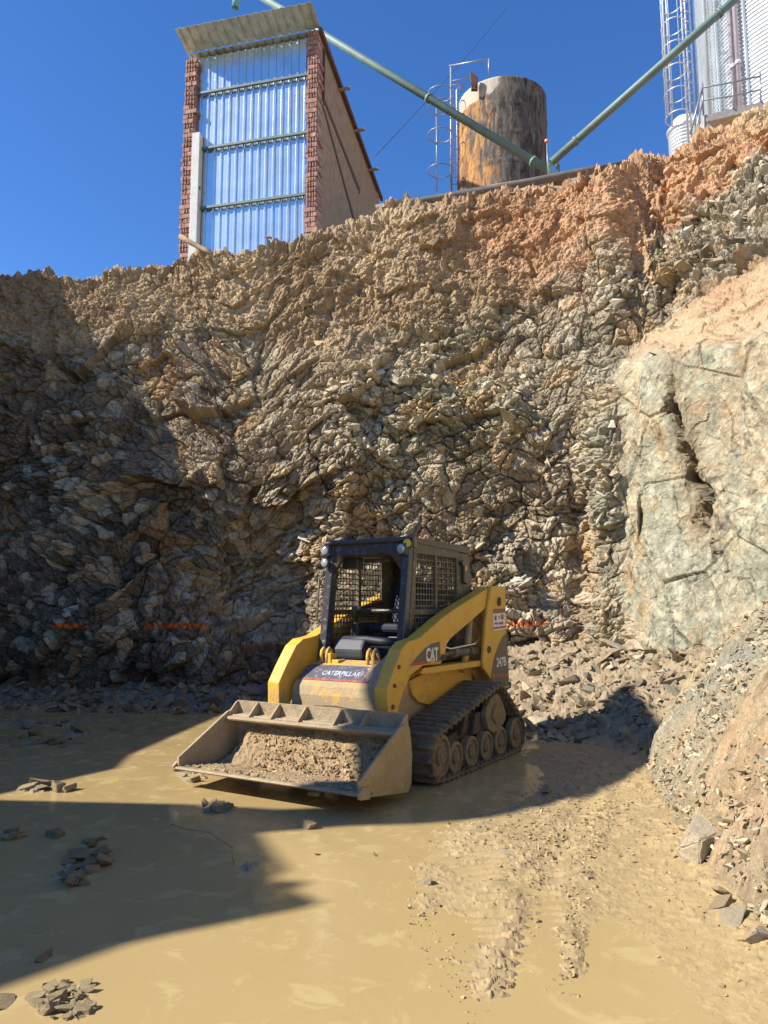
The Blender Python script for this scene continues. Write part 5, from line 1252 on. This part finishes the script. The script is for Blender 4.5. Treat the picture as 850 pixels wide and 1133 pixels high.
# ================================================================== SILOS
def silo(name, px_c, Y, R_, py_top, py_bot, label, ladder=False):
    c = at(px_c, 100, Y); zt = at(px_c, py_top, Y).z; zb = at(px_c, py_bot, Y).z; root = empty(name, (c.x, Y, zb)); tag(root, label, 'silo')
    H = zt-zb; pitch = 0.11; n = int(H/pitch*6); seg = 160
    z = np.linspace(0, H, n)[:, None]*np.ones((1, seg)); a = np.arange(seg)[None]*2*PI/seg
    rr = R_+0.022*np.sin(z/pitch*2*PI)
    P = np.stack([rr*np.cos(a), rr*np.sin(a), z], -1); o = grid_mesh('silo_wall', P, None, M['silo'], smooth=True, wrap=True); o.parent = root
    b = MB(); b.disc((0, 0, H), (0, 0, 1), [(0, R_+0.06), (0.05, R_+0.06), (R_*0.5, 0.4), (R_*0.5+0.1, 0.38)], 48); b.build('silo_roof', 'silo', root)
    return root, c, zb, H
RS = 3.1
rootS, cS, zbS, HS = silo('grain_silo', 915, 19.0, RS, -420, 165, 'big galvanised corrugated grain silo at the right edge of the photo')
def ps(px, py, Y): p = at(px, py, Y); return Vector((p.x-cS.x, p.y-19.0, p.z-zbS))
# vertical stiffeners and downpipes on the wall facing the pit
def on_wall(px, off=0.06):
    # direction of a pixel column at z ~ base; find wall angle
    x = (px-425)/FPX; best = None
    for k in range(2000):
        a = PI+PI*k/2000; X = cS.x+(RS+off)*math.cos(a); Yy = 19.0+(RS+off)*math.sin(a); zz = zbS+1.5
        pxx = 425+FPX*X/(Yy*math.cos(PITCH)+(zz-CH)*math.sin(PITCH))
        if pxx >= px: return (RS+off)*math.cos(a), (RS+off)*math.sin(a)
for px in (779, 787, 795.5, 826): 
    x, y = on_wall(px, 0.05); b = MB(); b.box((x, y, HS/2), (0.05, 0.05, HS)); b.build('stiffener', 'silo', rootS)
for px in (811, 816.5):
    x, y = on_wall(px, 0.14); b = MB(); b.cyl((x, y, 0.3), (x, y, HS), 0.055, 12)
    for z in np.arange(1.5, HS, 2.4): b.tube([(x, y, z-0.05), (x, y, z+0.05)], 0.075, 12)
    b.build('downpipe', 'pinkpipe', rootS)
x, y = on_wall(784, 0.30); b = MB(); b.cyl((x, y, 0), (x, y, HS), 0.06, 12); b.build('vent_pipe', 'silo', rootS)
# caged ladder tower standing left of the silo
lt = empty('ladder_tower', at(752, 165, 17.6)); tag(lt, 'tall narrow caged ladder tower left of the big silo', 'ladder')
LZ = lt.location
def lp(px, py, dy=0.0): return at(px, py, 17.6+dy)-LZ
def vline(px_at_160, z0, z1, dy=0.0): p = lp(px_at_160, 160, dy); return [(p.x, p.y, z0), (p.x, p.y, z1)]
hh = 9.5
for px, dy in ((741, 0.0), (745, 0.45), (762, 0.0), (766, 0.45), (771, 0.2), (776, 0.1)):
    b = MB(); b.tube(vline(px, 0.0 if px > 750 else 0.9, hh, dy), 0.022, 6); b.build('rail', 'ladder_white', lt)
b = MB(); p0, p1 = lp(762, 160), lp(771, 160, 0.2)
for z in np.arange(0.2, hh, 0.28):
    b = MB(); b.tube([(p0.x, p0.y, z), (p1.x, p1.y, z)], 0.014, 6); b.build('rung', 'ladder_white', lt)
b = MB(); pc = lp(753, 160)
for z in np.arange(0.9, hh, 0.62):
    ring = [(pc.x+0.27*math.cos(2*PI*k/20), 0.1+0.33*math.sin(2*PI*k/20), z) for k in range(20)]; b.tube(ring, 0.016, 6, closed=True)
for k in range(5):
    a = PI*0.5+k*PI/4; b.tube([(pc.x+0.27*math.cos(a), 0.1+0.33*math.sin(a), 0.9), (pc.x+0.27*math.cos(a), 0.1+0.33*math.sin(a), hh)], 0.010, 5)
b.build('safety_cage', 'ladder_white', lt)
# loading platform with railing
pf = empty('steel_platform', at(800, 128, 15.6)); tag(pf, 'small steel platform with a pipe railing in front of the big silo', 'platform')
PZ = pf.location
def pp(px, py, dy=0.0): return at(px, py, 15.6+dy)-PZ
b = MB(); A1, A2 = pp(782, 127), pp(845, 112); b.quadslab(A1+Vector((0, 0, -0.16)), A2+Vector((0, 0, -0.16)), A2, A1, -0.9); b.build('deck', 'concrete', pf)
b = MB(); b.box(pp(785, 140)+Vector((0, 0.1, 0)), (0.14, 0.14, 0.6)); b.build('leg', 'concrete', pf)
for (a_, c_) in (((778.5, 127), (777, 92)), ((812, 121), (810.5, 86)), ((842, 113), (841, 80))):
    b = MB(); b.tube([pp(*a_), pp(*c_)], 0.020, 6); b.build('railing_post', 'ladder', pf)
b = MB(); b.tube([pp(777, 97), pp(811, 91), pp(842, 84)], 0.018, 6); b.tube([pp(778, 111), pp(811.5, 106), pp(842, 99)], 0.016, 6); b.build('railing_bar', 'ladder', pf)
b = MB(); b.tube([pp(777, 97), pp(764, 148)], 0.022, 6); b.tube([pp(778, 111), pp(768, 152)], 0.02, 6); b.build('stair_rail', 'ladder', pf)
# small bin behind the tower
r2, c2, zb2, H2 = silo('small_silo', 757, 21.5, 0.50, 146, 185, 'small squat corrugated bin with domed top under the ladder tower')

try:
    scene.cycles.max_bounces = 6; scene.cycles.diffuse_bounces = 4
except Exception: pass
